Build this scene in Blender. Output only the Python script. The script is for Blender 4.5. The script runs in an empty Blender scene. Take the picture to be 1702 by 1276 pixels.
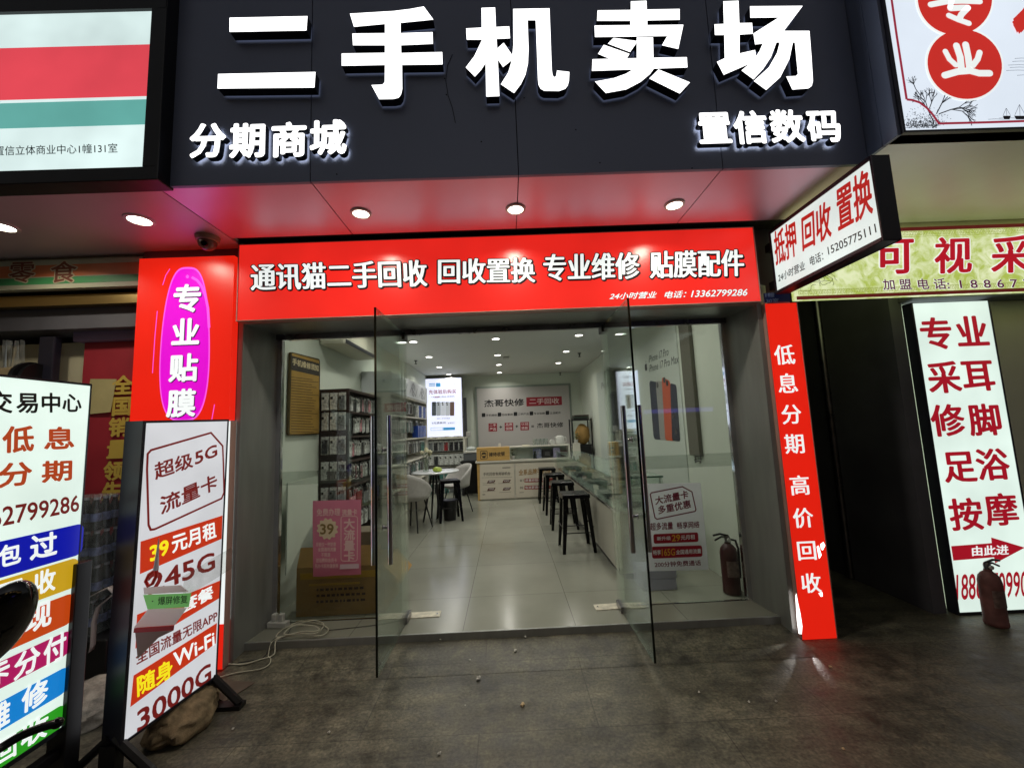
import bpy, bmesh, math, random
from mathutils import Vector as V, Matrix, noise as mnoise
random.seed(7)
S = bpy.context.scene
COL = S.collection
R = math.radians

# ------------------------------------------------------------------ camera
F = 680.0; CX, CY = 851.0, 638.0; EYE = V((0, 0, 1.5))
yv = V((843 - CX, -(713 - CY), -F)).normalized()
up = V((-math.sin(R(2.3)), math.cos(R(2.3)), 0))
zv = (up - yv * up.dot(yv)).normalized()
xv = yv.cross(zv)
RM = Matrix((xv, yv, zv))                       # camera axes -> world axes
cam = bpy.data.cameras.new('camera'); cam_o = bpy.data.objects.new('camera', cam); COL.objects.link(cam_o)
cam_o.matrix_world = Matrix.Translation(EYE) @ RM.to_4x4()
cam.sensor_width = 36; cam.lens = 36 * F / 1702; cam.clip_start = 0.02; cam.clip_end = 500
S.camera = cam_o

# ------------------------------------------------------------------ night sky
W = bpy.data.worlds.new('World'); S.world = W; W.use_nodes = True
nt = W.node_tree; nt.nodes.clear()
sky = nt.nodes.new('ShaderNodeTexSky'); sky.sky_type = 'NISHITA'; sky.sun_disc = False
sky.sun_elevation = R(25); sky.sun_rotation = R(180)
hs = nt.nodes.new('ShaderNodeHueSaturation'); hs.inputs['Saturation'].default_value = 0.22
bg = nt.nodes.new('ShaderNodeBackground'); bg.inputs['Strength'].default_value = 0.024
wo = nt.nodes.new('ShaderNodeOutputWorld')
nt.links.new(sky.outputs[0], hs.inputs['Color']); nt.links.new(hs.outputs[0], bg.inputs[0]); nt.links.new(bg.outputs[0], wo.inputs[0])
S.view_settings.view_transform = 'Standard'; S.view_settings.look = 'None'
S.view_settings.exposure = 0; S.view_settings.gamma = 1
S.cycles.max_bounces = 10; S.cycles.transparent_max_bounces = 24; S.cycles.glossy_bounces = 4
S.cycles.sample_clamp_indirect = 4; S.cycles.use_denoising = True

# ------------------------------------------------------------------ helpers
def ray(px, py): return RM @ V((px - CX, -(py - CY), -F))
def onY(px, py, Y): d = ray(px, py); return EYE + d * (Y / d.y)
def onX(px, py, X): d = ray(px, py); return EYE + d * (X / d.x)
def onZ(px, py, Z): d = ray(px, py); return EYE + d * ((Z - EYE.z) / d.z)

def lin(c):
    return tuple((x / 255 / 12.92 if x / 255 <= .04045 else ((x / 255 + .055) / 1.055) ** 2.4) for x in c)

def mat(name, col, rough=.5, metal=0., emit=None, es=1., var=0., vscale=6., bump=0., bscale=40., spec=.5, coat=0., stretch=None, alpha=None, evar=0., evscale=2.):
    """col: linear rgb; var: blotchy value variation; emit: linear rgb of a backlit face"""
    m = bpy.data.materials.new(name); m.use_nodes = True
    t = m.node_tree; b = t.nodes['Principled BSDF']; L = t.links.new
    b.inputs['Base Color'].default_value = (*col, 1); b.inputs['Roughness'].default_value = rough
    b.inputs['Metallic'].default_value = metal; b.inputs['Specular IOR Level'].default_value = spec
    b.inputs['Coat Weight'].default_value = coat
    if alpha is not None: b.inputs['Alpha'].default_value = alpha
    tc = t.nodes.new('ShaderNodeTexCoord')
    src = tc.outputs['Object']
    if stretch:
        mp = t.nodes.new('ShaderNodeMapping'); mp.inputs['Scale'].default_value = stretch
        L(src, mp.inputs[0]); src = mp.outputs[0]
    if var:
        n = t.nodes.new('ShaderNodeTexNoise'); n.inputs['Scale'].default_value = vscale; n.inputs['Detail'].default_value = 6
        L(src, n.inputs['Vector'])
        r = t.nodes.new('ShaderNodeMapRange'); r.inputs[1].default_value = .3; r.inputs[2].default_value = .7
        r.inputs[3].default_value = 1 - var; r.inputs[4].default_value = 1 + var
        L(n.outputs[0], r.inputs[0])
        x = t.nodes.new('ShaderNodeMix'); x.data_type = 'RGBA'; x.blend_type = 'MULTIPLY'; x.inputs[0].default_value = 1
        x.inputs[6].default_value = (*col, 1); L(r.outputs[0], x.inputs[7]); L(x.outputs[2], b.inputs['Base Color'])
        rr = t.nodes.new('ShaderNodeMapRange'); rr.inputs[3].default_value = max(.03, rough - .12); rr.inputs[4].default_value = min(1, rough + .12)
        L(n.outputs[0], rr.inputs[0]); L(rr.outputs[0], b.inputs['Roughness'])
    if bump:
        n2 = t.nodes.new('ShaderNodeTexNoise'); n2.inputs['Scale'].default_value = bscale; n2.inputs['Detail'].default_value = 5
        L(src, n2.inputs['Vector'])
        bp = t.nodes.new('ShaderNodeBump'); bp.inputs['Strength'].default_value = bump; bp.inputs['Distance'].default_value = .01
        L(n2.outputs[0], bp.inputs['Height']); L(bp.outputs[0], b.inputs['Normal'])
    if emit:
        b.inputs['Emission Color'].default_value = (*emit, 1); b.inputs['Emission Strength'].default_value = es
        if evar:
            n = t.nodes.new('ShaderNodeTexNoise'); n.inputs['Scale'].default_value = evscale; n.inputs['Detail'].default_value = 3
            L(src, n.inputs['Vector'])
            r = t.nodes.new('ShaderNodeMapRange'); r.inputs[1].default_value = .3; r.inputs[2].default_value = .7
            r.inputs[3].default_value = es * (1 - evar); r.inputs[4].default_value = es * (1 + evar)
            L(n.outputs[0], r.inputs[0]); L(r.outputs[0], b.inputs['Emission Strength'])
    return m

def backlit(name, rgb, es=1., rough=.3, evar=.06):
    c = lin(rgb); return mat(name, tuple(x * .35 for x in c), rough, emit=c, es=es, evar=evar)

def paint(name, rgb, rough=.5, **k): return mat(name, lin(rgb), rough, **k)

def glass(name, tint=(.80, .87, .83), gl=.05, milk=0.):
    m = bpy.data.materials.new(name); m.use_nodes = True; t = m.node_tree; t.nodes.clear(); L = t.links.new; tint = tuple(x ** .5 for x in tint)
    o = t.nodes.new('ShaderNodeOutputMaterial'); tr = t.nodes.new('ShaderNodeBsdfTransparent'); tr.inputs[0].default_value = (*tint, 1)
    g = t.nodes.new('ShaderNodeBsdfGlossy'); g.inputs['Roughness'].default_value = .01; g.inputs[0].default_value = (.95, 1, .97, 1)
    fr = t.nodes.new('ShaderNodeFresnel'); fr.inputs[0].default_value = 1.42
    mx = t.nodes.new('ShaderNodeMixShader'); hf = t.nodes.new('ShaderNodeMath'); hf.operation = 'MULTIPLY'; hf.inputs[1].default_value = .75; L(fr.outputs[0], hf.inputs[0]); L(hf.outputs[0], mx.inputs[0]); L(tr.outputs[0], mx.inputs[1]); L(g.outputs[0], mx.inputs[2])
    last = mx.outputs[0]
    if milk:
        d = t.nodes.new('ShaderNodeBsdfDiffuse'); d.inputs[0].default_value = (.75, .8, .78, 1)
        n = t.nodes.new('ShaderNodeTexNoise'); n.inputs['Scale'].default_value = 3; n.inputs['Detail'].default_value = 8
        r = t.nodes.new('ShaderNodeMapRange'); r.inputs[1].default_value = .3; r.inputs[2].default_value = .75; r.inputs[3].default_value = milk * .4; r.inputs[4].default_value = milk * 1.5
        L(n.outputs[0], r.inputs[0])
        m2 = t.nodes.new('ShaderNodeMixShader'); L(r.outputs[0], m2.inputs[0]); L(last, m2.inputs[1]); L(d.outputs[0], m2.inputs[2]); last = m2.outputs[0]
    L(last, o.inputs[0]); return m

def wloc(o):
    p = V((0, 0, 0))
    while o: p += o.location; o = o.parent
    return p

def tag(o, label=None, cat=None, group=None, kind=None):
    if label: o['label'] = label
    if cat: o['category'] = cat
    if group: o['group'] = group
    if kind: o['kind'] = kind
    return o

def thing(name, label, cat, loc=(0, 0, 0), group=None):
    o = bpy.data.objects.new(name, None); o.empty_display_size = .1; COL.objects.link(o); o.location = loc
    return tag(o, label, cat, group)

def link(name, me, parent=None):
    o = bpy.data.objects.new(name, me); COL.objects.link(o)
    if parent: o.parent = parent
    return o

SPLIT = {'side_panel', 'stand_post', 'bracket', 'post', 'plug', 'red_band', 'red_block', 'red_label', 'red_bar', 'dark_tab', 'rack_shelf', 'camera_lens', 'front_board', 'stand_foot_bar', 'box', 'lever'}
class MB:
    def __init__(s): s.v = []; s.f = []; s.m = []; s.mi = 0; s.marks = []; s.lines = []
    def add(s, vs, fs):
        k = len(s.v); s.marks.append((k, len(s.f))); s.v += [V(x) for x in vs]; s.f += [tuple(i + k for i in f) for f in fs]; s.m += [s.mi] * len(fs); return s
    def box(s, x0, x1, y0, y1, z0, z1):
        return s.add([(x0, y0, z0), (x1, y0, z0), (x1, y1, z0), (x0, y1, z0), (x0, y0, z1), (x1, y0, z1), (x1, y1, z1), (x0, y1, z1)],
                     [(3, 2, 1, 0), (4, 5, 6, 7), (0, 1, 5, 4), (1, 2, 6, 5), (2, 3, 7, 6), (3, 0, 4, 7)])
    def cbox(s, c, d, rot=None):
        M = (rot or Matrix.Identity(3)); h = V(d) / 2; vs = []
        for k in ((-1, -1, -1), (1, -1, -1), (1, 1, -1), (-1, 1, -1), (-1, -1, 1), (1, -1, 1), (1, 1, 1), (-1, 1, 1)):
            vs.append(V(c) + M @ V((k[0] * h.x, k[1] * h.y, k[2] * h.z)))
        return s.add(vs, [(3, 2, 1, 0), (4, 5, 6, 7), (0, 1, 5, 4), (1, 2, 6, 5), (2, 3, 7, 6), (3, 0, 4, 7)])
    def quad(s, a, b, c, d): return s.add([a, b, c, d], [(0, 1, 2, 3)])
    def slab(s, a, b, c, d, n, t):
        """box from a front quad a,b,c,d (counter-clockwise seen from the front) and thickness t behind it"""
        k = [V(p) for p in (a, b, c, d)]; q = [p - V(n) * t for p in k]
        return s.add(k + q, [(0, 1, 2, 3), (7, 6, 5, 4), (4, 5, 1, 0), (5, 6, 2, 1), (6, 7, 3, 2), (7, 4, 0, 3)])
    def tube(s, pts, r, n=10, caps=True, r1=None):
        pts = [V(p) for p in pts]; rings = []; ref = None
        for i, p in enumerate(pts):
            d = (pts[min(i + 1, len(pts) - 1)] - pts[max(i - 1, 0)]).normalized()
            if ref is None: ref = d.orthogonal().normalized()
            ref = (ref - d * ref.dot(d)).normalized(); w = d.cross(ref)
            rr = r if r1 is None else r + (r1 - r) * i / (len(pts) - 1)
            rings.append([p + (ref * math.cos(6.28319 * k / n) + w * math.sin(6.28319 * k / n)) * rr for k in range(n)])
        vs = [p for g in rings for p in g]; fs = []
        for i in range(len(pts) - 1):
            for k in range(n): fs.append((i * n + k, i * n + (k + 1) % n, (i + 1) * n + (k + 1) % n, (i + 1) * n + k))
        if caps: fs.append(tuple(reversed(range(n)))); fs.append(tuple((len(pts) - 1) * n + k for k in range(n)))
        return s.add(vs, fs)
    def lathe(s, c, prof, n=24, ax=None):
        """prof: (radius, height) from bottom to top"""
        A = Matrix.Identity(3) if ax is None else V((0, 0, 1)).rotation_difference(V(ax)).to_matrix()
        vs = []; fs = []
        for r, h in prof:
            for k in range(n): vs.append(V(c) + A @ V((r * math.cos(6.28319 * k / n), r * math.sin(6.28319 * k / n), h)))
        for i in range(len(prof) - 1):
            for k in range(n): fs.append((i * n + k, i * n + (k + 1) % n, (i + 1) * n + (k + 1) % n, (i + 1) * n + k))
        if prof[0][0] > 1e-5: fs.append(tuple(reversed(range(n))))
        if prof[-1][0] > 1e-5: fs.append(tuple((len(prof) - 1) * n + k for k in range(n)))
        return s.add(vs, fs)
    def ball(s, c, r, rot=None, n=20, m=12, jit=0., jf=2., seed=0):
        r = V(r) if not isinstance(r, (int, float)) else V((r, r, r)); M = rot or Matrix.Identity(3); vs = []; fs = []
        for i in range(m + 1):
            a = math.pi * i / m
            for k in range(n):
                b = 6.28319 * k / n; d = V((math.sin(a) * math.cos(b), math.sin(a) * math.sin(b), -math.cos(a)))
                q = 1 + (jit * mnoise.fractal(d * jf + V((seed, 0, 0)), 1., 2., 4) if jit else 0)
                vs.append(V(c) + M @ V((d.x * r.x * q, d.y * r.y * q, d.z * r.z * q)))
        for i in range(m):
            for k in range(n): fs.append((i * n + k, i * n + (k + 1) % n, (i + 1) * n + (k + 1) % n, (i + 1) * n + k))
        return s.add(vs, fs)
    def prism(s, pts, n, t, side=None, back=None):
        """outline pts (front), extruded backwards along n by t; side: material index of the walls"""
        k = len(pts); q = [V(p) - V(n) * t for p in pts]; base = s.mi
        s.add(list(pts) + q, [tuple(range(k))]); 
        off = len(s.v) - 2 * k
        if side is not None: s.mi = side
        s.f.append(tuple(off + k + i for i in reversed(range(k)))); s.m.append(s.mi if back is None else back)
        for i in range(k): s.f.append((off + i, off + k + i, off + k + (i + 1) % k, off + (i + 1) % k)); s.m.append(s.mi)
        s.mi = base; return s
    def build(s, name, mats, parent=None, bevel=0, smooth=False, fix=True, kind=None):
        cut = s.lines if (name.endswith(('lettering', 'outline', 'shadow')) and len(s.lines) > 1) else s.marks if (name in SPLIT and len(s.marks) > 1) else None
        if cut:
            first = None
            for i, (v0, f0) in enumerate(cut):
                if i == 0: v0 = f0 = 0
                v1, f1 = cut[i + 1] if i + 1 < len(cut) else (len(s.v), len(s.f))
                m = MB(); m.v = s.v[v0:v1]; m.f = [tuple(k - v0 for k in f) for f in s.f[f0:f1]]; m.m = s.m[f0:f1]
                if m.f:
                    o = m.build(name, mats, parent, bevel, smooth, fix, kind); first = first or o
            return first
        me = bpy.data.meshes.new(name); o = wloc(parent) if parent else V((0, 0, 0))
        me.from_pydata([p - o for p in s.v], [], s.f)
        for m in (mats if isinstance(mats, (list, tuple)) else [mats]): me.materials.append(m)
        me.polygons.foreach_set('material_index', s.m)
        if fix:
            bm = bmesh.new(); bm.from_mesh(me); bmesh.ops.remove_doubles(bm, verts=bm.verts, dist=1e-6)
            bmesh.ops.recalc_face_normals(bm, faces=bm.faces); bm.to_mesh(me); bm.free()
        if smooth:
            for p in me.polygons: p.use_smooth = True
        ob = link(name, me, parent)
        if bevel:
            b = ob.modifiers.new('bevel', 'BEVEL'); b.width = bevel; b.segments = 2; b.limit_method = 'ANGLE'; b.angle_limit = R(40)
        if smooth:
            try: me.set_sharp_from_angle(angle=R(42))
            except Exception: pass
        if kind: ob['kind'] = kind
        return ob

def copy_tree(o, parent=None, loc=None, label=None, group=None, rz=None):
    c = o.copy(); COL.objects.link(c)
    if parent: c.parent = parent
    if loc is not None: c.location = loc
    if rz is not None: c.rotation_euler.z = rz
    if label: c['label'] = label
    if group: c['group'] = group
    for ch in list(o.children): copy_tree(ch, c)
    return c

class Fr:
    """a flat face in the world: origin, u to the right, v up, n towards the viewer"""
    def __init__(s, p, u, v): s.p = V(p); s.u = V(u).normalized(); s.v = V(v).normalized(); s.n = s.u.cross(s.v).normalized()
    def at(s, px, py, l=0.):
        d = ray(px, py); k = (s.p - EYE).dot(s.n) / d.dot(s.n); return EYE + d * k + s.n * l
    def quad(s, pts, l=0.): return [s.at(x, y, l) for x, y in pts]
def facY(Y): return Fr((0, Y, 0), (1, 0, 0), (0, 0, 1))
def facR(X): return Fr((X, 0, 0), (0, 1, 0), (0, 0, 1))     # faces +X
def facL(X): return Fr((X, 0, 0), (0, -1, 0), (0, 0, 1))    # faces -X

_gc = {}
def base_glyphs(body, ext=0., res=3):
    key = (body, ext, res)
    if key in _gc: return _gc[key]
    cu = bpy.data.curves.new('glyph', 'FONT'); cu.body = body; cu.size = 1; cu.resolution_u = res; cu.extrude = ext
    o = bpy.data.objects.new('glyph', cu); COL.objects.link(o)
    dg = bpy.context.evaluated_depsgraph_get(); me = bpy.data.meshes.new_from_object(o.evaluated_get(dg))
    vs = [tuple(v.co) for v in me.vertices]; fs = [tuple(p.vertices) for p in me.polygons]
    bpy.data.objects.remove(o); bpy.data.meshes.remove(me); bpy.data.curves.remove(cu)
    _gc[key] = (vs, fs); return vs, fs
def glyphs(body, wt=0., song=1., ext=0., res=3):
    """outline text as (verts, faces) in em units, fattened by wt (upright strokes song times more); z is the layer"""
    bv, bf = base_glyphs(body, ext, res)
    if wt <= 0: return bv, bf
    vs, fs = [], []; n = 8 if wt < .05 else 12
    for k in range(n):
        a = 6.28319 * k / n; dx = wt * song * math.cos(a); dy = wt * math.sin(a) / (song ** .5 if song > 1 else 1); o = len(vs)
        vs += [(x + dx, y + dy, z + (.0004 if ext else .00004) * k) for x, y, z in bv]; fs += [tuple(i + o for i in f) for f in bf]
    o = len(vs); vs += [(x, y, z + (.0004 if ext else .00004) * n) for x, y, z in bv]; fs += [tuple(i + o for i in f) for f in bf]
    return vs, fs

def put_line(mb, body, fr, bl, br, tl, wt=.02, song=1., l=.0015, dx=0, dy=0, res=3, ref=None):
    """one line of writing whose ink fills the parallelogram bl, br, tl (picture points on the face fr)"""
    mb.lines.append((len(mb.v), len(mb.f))); wt *= .72
    vs, fs = glyphs(body, wt, song, 0, res)
    rv = glyphs(body, ref * .72 if ref is not None else wt, song, 0, res)[0]
    xs = [v[0] for v in rv]; ys = [v[1] for v in rv]; x0, x1, y0, y1 = min(xs), max(xs), min(ys), max(ys)
    P0, P1, P2 = fr.at(*bl, l), fr.at(*br, l), fr.at(*tl, l)
    U = (P1 - P0) / (x1 - x0); Wv = (P2 - P0) / (y1 - y0)
    mb.add([P0 + U * (v[0] - x0 + dx) + Wv * (v[1] - y0 + dy) + fr.n * v[2] for v in vs], fs)

def put_chars(mb, chars, fr, cs, w, h, wt=.03, song=1., l=.0015, dx=0, dy=0, res=3, tilt=None):
    """single characters centred on picture points cs, em box w x h picture pixels"""
    mb.lines.append((len(mb.v), len(mb.f))); wt *= .8
    for ch, (cx, cy) in zip(chars, cs):
        vs, fs = glyphs(ch, wt, song, 0, res)
        c = fr.at(cx, cy, l); ww = (fr.at(cx + w / 2, cy) - fr.at(cx - w / 2, cy)).length; hh = abs((fr.at(cx, cy - h / 2) - fr.at(cx, cy + h / 2)).dot(fr.v))
        u, v_ = fr.u, fr.v
        if tilt: u = (fr.u + fr.v * tilt).normalized()
        k = 1.06
        mb.add([c + u * ((v[0] - .5 + dx) * ww * k) + v_ * ((v[1] - .38 + dy) * hh * k) + fr.n * v[2] for v in vs], fs)

def seg_px(mb, fr, pts, w, l=.001, closed=False):
    """a painted line along picture points on a face, w metres wide"""
    P = [fr.at(x, y, l) for x, y in pts]; seg(mb, fr, P, w, closed)
def seg(mb, fr, P, w, closed=False):
    n = len(P); L = []; Rr = []
    for i in range(n):
        a = P[(i - 1) % n] if (closed or i > 0) else P[i]; b = P[(i + 1) % n] if (closed or i < n - 1) else P[i]
        d1 = (P[i] - a); d2 = (b - P[i])
        if d1.length < 1e-9: d1 = d2
        if d2.length < 1e-9: d2 = d1
        d1.normalize(); d2.normalize(); d = (d1 + d2).normalized(); s = fr.n.cross(d)
        k = w / 2 / max(.4, s.dot(fr.n.cross(d1)))
        L.append(P[i] + s * k); Rr.append(P[i] - s * k)
    fs = [(i, (i + 1) % n, n + (i + 1) % n, n + i) for i in range(n if closed else n - 1)]
    mb.add(L + Rr, fs)

def poly_px(mb, fr, pts, l=.001): P = [fr.at(x, y, l) for x, y in pts]; mb.add(P, [tuple(range(len(P)))])
def rrect(fr, pts, r, l=.001, seg_n=5, only=None):
    """rounded quad from four picture points (any order round), r as share of the short edge"""
    P = [fr.at(x, y, l) for x, y in pts]; out = []
    e = min((P[0] - P[1]).length, (P[1] - P[2]).length) * r
    for i in range(4):
        p, a, b = P[i], P[i - 1], P[(i + 1) % 4]
        if only and i not in only: out.append(p); continue
        da = (a - p).normalized() * e; db = (b - p).normalized() * e
        for k in range(seg_n + 1):
            t = k / seg_n * math.pi / 2; out.append(p + da * (1 - math.sin(t)) + db * (1 - math.cos(t)))
    return out

# ------------------------------------------------------------------ materials
M = {}
M['alu'] = paint('brushed aluminium panel', (208, 182, 198), .43, metal=.82, var=.05, vscale=3)
M['alu_dark'] = paint('dark grey aluminium panel', (148, 150, 147), .34, metal=.4, var=.10, vscale=5, bump=.02, bscale=300, stretch=(3, 3, .4))
M['soffit_left'] = paint('warm grey painted soffit', (206, 190, 190), .45, metal=.35, var=.06, vscale=2)
M['soffit_right'] = paint('pale green grey soffit', (226, 224, 222), .42, metal=.35, var=.06, vscale=2)
M['fascia'] = paint('blue black composite panel', (118, 128, 154), .36, metal=.1, var=.06, vscale=1.5)
M['black'] = paint('black metal', (16, 16, 19), .4, var=.2, vscale=8)
M['black_gloss'] = paint('glossy black enamel', (6, 6, 8), .24, var=.15, spec=.3)
M['seam'] = paint('black joint', (10, 10, 12), .8)
M['steel'] = paint('polished stainless steel', (225, 225, 232), .12, metal=1, var=.08, vscale=10)
M['steel_dull'] = paint('worn stainless steel', (130, 128, 132), .3, metal=1, var=.2, vscale=9)
M['wall_white'] = paint('white wall paint', (205, 212, 200), .6, var=.04, vscale=1.2, bump=.02, bscale=120)
M['ceiling'] = paint('white ceiling paint', (196, 198, 192), .7, var=.03, vscale=1)
M['beige_wall'] = paint('beige plaster', (192, 186, 156), .7, var=.12, vscale=3, bump=.05)
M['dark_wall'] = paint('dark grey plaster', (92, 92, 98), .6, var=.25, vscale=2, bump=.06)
M['facade'] = paint('grey render', (110, 110, 112), .7, var=.1)
M['letter_face'] = mat('lit white acrylic', (.7, .7, .7), .3, emit=(1, 1, 1), es=2.2)
M['letter_back'] = mat('dim letter back', (.5, .5, .5), .4, emit=(.8, .85, 1), es=.35)
M['letter_side'] = paint('dark metal letter wall', (26, 28, 40), .3, metal=.3)
M['white_print'] = paint('white print', (225, 225, 225), .5)
M['black_print'] = paint('black print', (22, 22, 26), .5)
M['lamp'] = mat('lamp lens', (.8, .8, .8), .3, emit=(1, .93, .78), es=9.)
M['lamp_in'] = mat('interior lamp lens', (.8, .8, .8), .3, emit=(1, .98, .92), es=9.)
M['trim_white'] = paint('white lamp trim', (215, 210, 200), .35)
M['glass_door'] = glass('door glass', (.90, .94, .91), milk=.015)
M['glass_fix'] = glass('window glass', (.86, .90, .86), milk=.01)
M['glass_case'] = glass('display case glass', (.86, .93, .89), milk=.03)
M['glass_clear'] = glass('clear glassware', (.9, .95, .93))
M['glass_edge'] = paint('dark green glass edge', (14, 24, 20), .15)
M['wood'] = paint('light oak laminate', (196, 158, 92), .45, var=.12, vscale=4, stretch=(1, 1, 9))
M['brown_wood'] = paint('dark brown laminate', (44, 26, 24), .4, var=.2, vscale=4, stretch=(1, 1, 8))
M['white_lam'] = paint('white laminate', (205, 202, 190), .4, var=.04)
M['cardboard'] = paint('cardboard', (156, 122, 66), .8, var=.15, vscale=7)
M['fabric'] = paint('pale grey upholstery', (178, 176, 172), .8, var=.08, vscale=30, bump=.08, bscale=300)
M['marble'] = paint('white table laminate', (215, 218, 222), .25, var=.04)
M['cable'] = paint('white cable sheath', (190, 188, 170), .5)
M['cable_black'] = paint('black cable sheath', (18, 18, 20), .5)
M['plastic_white'] = paint('white plastic', (205, 205, 200), .4)
M['red_enamel'] = paint('dark red enamel', (58, 12, 16), .35, var=.2, vscale=10)
M['red_rust'] = paint('worn dull red enamel', (120, 76, 72), .6, var=.4, vscale=12, bump=.1)
M['stone'] = paint('rough brown stone', (128, 112, 86), .95, var=.45, vscale=22, bump=.8, bscale=34)
M['stone_pale'] = paint('rough pale stone', (150, 142, 132), .95, var=.45, vscale=22, bump=.8, bscale=34)
M['leaf'] = paint('dark green leaf', (44, 72, 34), .55, var=.3, vscale=20)
M['petal'] = paint('cream petal', (222, 218, 190), .6, var=.1, vscale=30)

def pavement_mat():
    m = bpy.data.materials.new('worn dark stone paving'); m.use_nodes = True; t = m.node_tree; L = t.links.new; b = t.nodes['Principled BSDF']
    tc = t.nodes.new('ShaderNodeTexCoord')
    def nz(sc, det=8, rough=.6):
        n = t.nodes.new('ShaderNodeTexNoise'); n.inputs['Scale'].default_value = sc; n.inputs['Detail'].default_value = det; n.inputs['Roughness'].default_value = rough
        L(tc.outputs['Object'], n.inputs['Vector']); return n
    n1 = nz(1.1); n2 = nz(9, 8, .7); n3 = nz(60, 4, .6); n4 = nz(2.6, 10, .75)
    cr = t.nodes.new('ShaderNodeValToRGB'); e = cr.color_ramp.elements
    e[0].position = .25; e[0].color = (.062, .058, .050, 1); e[1].position = .72; e[1].color = (.155, .147, .116, 1)
    L(n1.outputs[0], cr.inputs[0])
    c2 = t.nodes.new('ShaderNodeValToRGB'); e = c2.color_ramp.elements
    e[0].position = .37; e[0].color = (.5, .5, .5, 1); e[1].position = .69; e[1].color = (1.5, 1.47, 1.32, 1)
    L(n2.outputs[0], c2.inputs[0])
    mx = t.nodes.new('ShaderNodeMix'); mx.data_type = 'RGBA'; mx.blend_type = 'MULTIPLY'; mx.inputs[0].default_value = .8
    L(cr.outputs[0], mx.inputs[6]); L(c2.outputs[0], mx.inputs[7])
    # dark oily spots
    c3 = t.nodes.new('ShaderNodeValToRGB'); e = c3.color_ramp.elements
    e[0].position = .52; e[0].color = (1.1, 1.1, 1.05, 1); e[1].position = .66; e[1].color = (.25, .26, .22, 1)
    L(n4.outputs[0], c3.inputs[0])
    m2 = t.nodes.new('ShaderNodeMix'); m2.data_type = 'RGBA'; m2.blend_type = 'MULTIPLY'; m2.inputs[0].default_value = .8
    L(mx.outputs[2], m2.inputs[6]); L(c3.outputs[0], m2.inputs[7])
    # speckle
    c4 = t.nodes.new('ShaderNodeValToRGB'); e = c4.color_ramp.elements
    e[0].position = .37; e[0].color = (.55, .55, .55, 1); e[1].position = .67; e[1].color = (1.5, 1.5, 1.42, 1)
    L(n3.outputs[0], c4.inputs[0])
    m3 = t.nodes.new('ShaderNodeMix'); m3.data_type = 'RGBA'; m3.blend_type = 'MULTIPLY'; m3.inputs[0].default_value = .7
    L(m2.outputs[2], m3.inputs[6]); L(c4.outputs[0], m3.inputs[7])
    # gum spots and splashes
    vo = t.nodes.new('ShaderNodeTexVoronoi'); vo.inputs['Scale'].default_value = 4.5; vo.inputs['Randomness'].default_value = 1
    dst = nz(14, 3, .5); av = t.nodes.new('ShaderNodeMix'); av.data_type = 'RGBA'; av.inputs[0].default_value = .10; L(tc.outputs['Object'], av.inputs[6]); L(dst.outputs[1], av.inputs[7]); L(av.outputs[2], vo.inputs['Vector'])
    sp = t.nodes.new('ShaderNodeMapRange'); sp.inputs[1].default_value = .03; sp.inputs[2].default_value = .13; sp.inputs[3].default_value = .35; sp.inputs[4].default_value = 1
    L(vo.outputs['Distance'], sp.inputs[0])
    m3b = t.nodes.new('ShaderNodeMix'); m3b.data_type = 'RGBA'; m3b.blend_type = 'MULTIPLY'; m3b.inputs[0].default_value = .75; L(m3.outputs[2], m3b.inputs[6]); L(sp.outputs[0], m3b.inputs[7]); m3 = m3b
    # long worn streaks
    mps = t.nodes.new('ShaderNodeMapping'); mps.inputs['Scale'].default_value = (.5, 3.2, 1); mps.inputs['Rotation'].default_value = (0, 0, .12); L(tc.outputs['Object'], mps.inputs[0])
    n5 = t.nodes.new('ShaderNodeTexNoise'); n5.inputs['Scale'].default_value = 2.2; n5.inputs['Detail'].default_value = 9; n5.inputs['Roughness'].default_value = .7; L(mps.outputs[0], n5.inputs['Vector'])
    st = t.nodes.new('ShaderNodeMapRange'); st.inputs[1].default_value = .35; st.inputs[2].default_value = .7; st.inputs[3].default_value = .65; st.inputs[4].default_value = 1.55; L(n5.outputs[0], st.inputs[0])
    m3c = t.nodes.new('ShaderNodeMix'); m3c.data_type = 'RGBA'; m3c.blend_type = 'MULTIPLY'; m3c.inputs[0].default_value = .9; L(m3.outputs[2], m3c.inputs[6]); L(st.outputs[0], m3c.inputs[7]); m3 = m3c
    # slab joints
    br = t.nodes.new('ShaderNodeTexBrick'); br.offset = .5; br.inputs['Scale'].default_value = 1; br.inputs['Mortar Size'].default_value = .0035
    br.inputs['Brick Width'].default_value = 1.2; br.inputs['Row Height'].default_value = .6; br.inputs['Mortar Smooth'].default_value = .3
    br.inputs[1].default_value = (1, 1, 1, 1); br.inputs[2].default_value = (.86, .86, .88, 1); br.inputs[3].default_value = (.28, .28, .28, 1)
    mp = t.nodes.new('ShaderNodeMapping'); mp.inputs['Location'].default_value = (.2, .18, 0); L(tc.outputs['Object'], mp.inputs[0]); L(mp.outputs[0], br.inputs['Vector'])
    m4 = t.nodes.new('ShaderNodeMix'); m4.data_type = 'RGBA'; m4.blend_type = 'MULTIPLY'; m4.inputs[0].default_value = .6
    L(m3.outputs[2], m4.inputs[6]); L(br.outputs[0], m4.inputs[7]); L(m4.outputs[2], b.inputs['Base Color'])
    rr = t.nodes.new('ShaderNodeMapRange'); rr.inputs[1].default_value = .3; rr.inputs[2].default_value = .7; rr.inputs[3].default_value = .32; rr.inputs[4].default_value = .62
    L(n2.outputs[0], rr.inputs[0]); L(rr.outputs[0], b.inputs['Roughness'])
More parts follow.
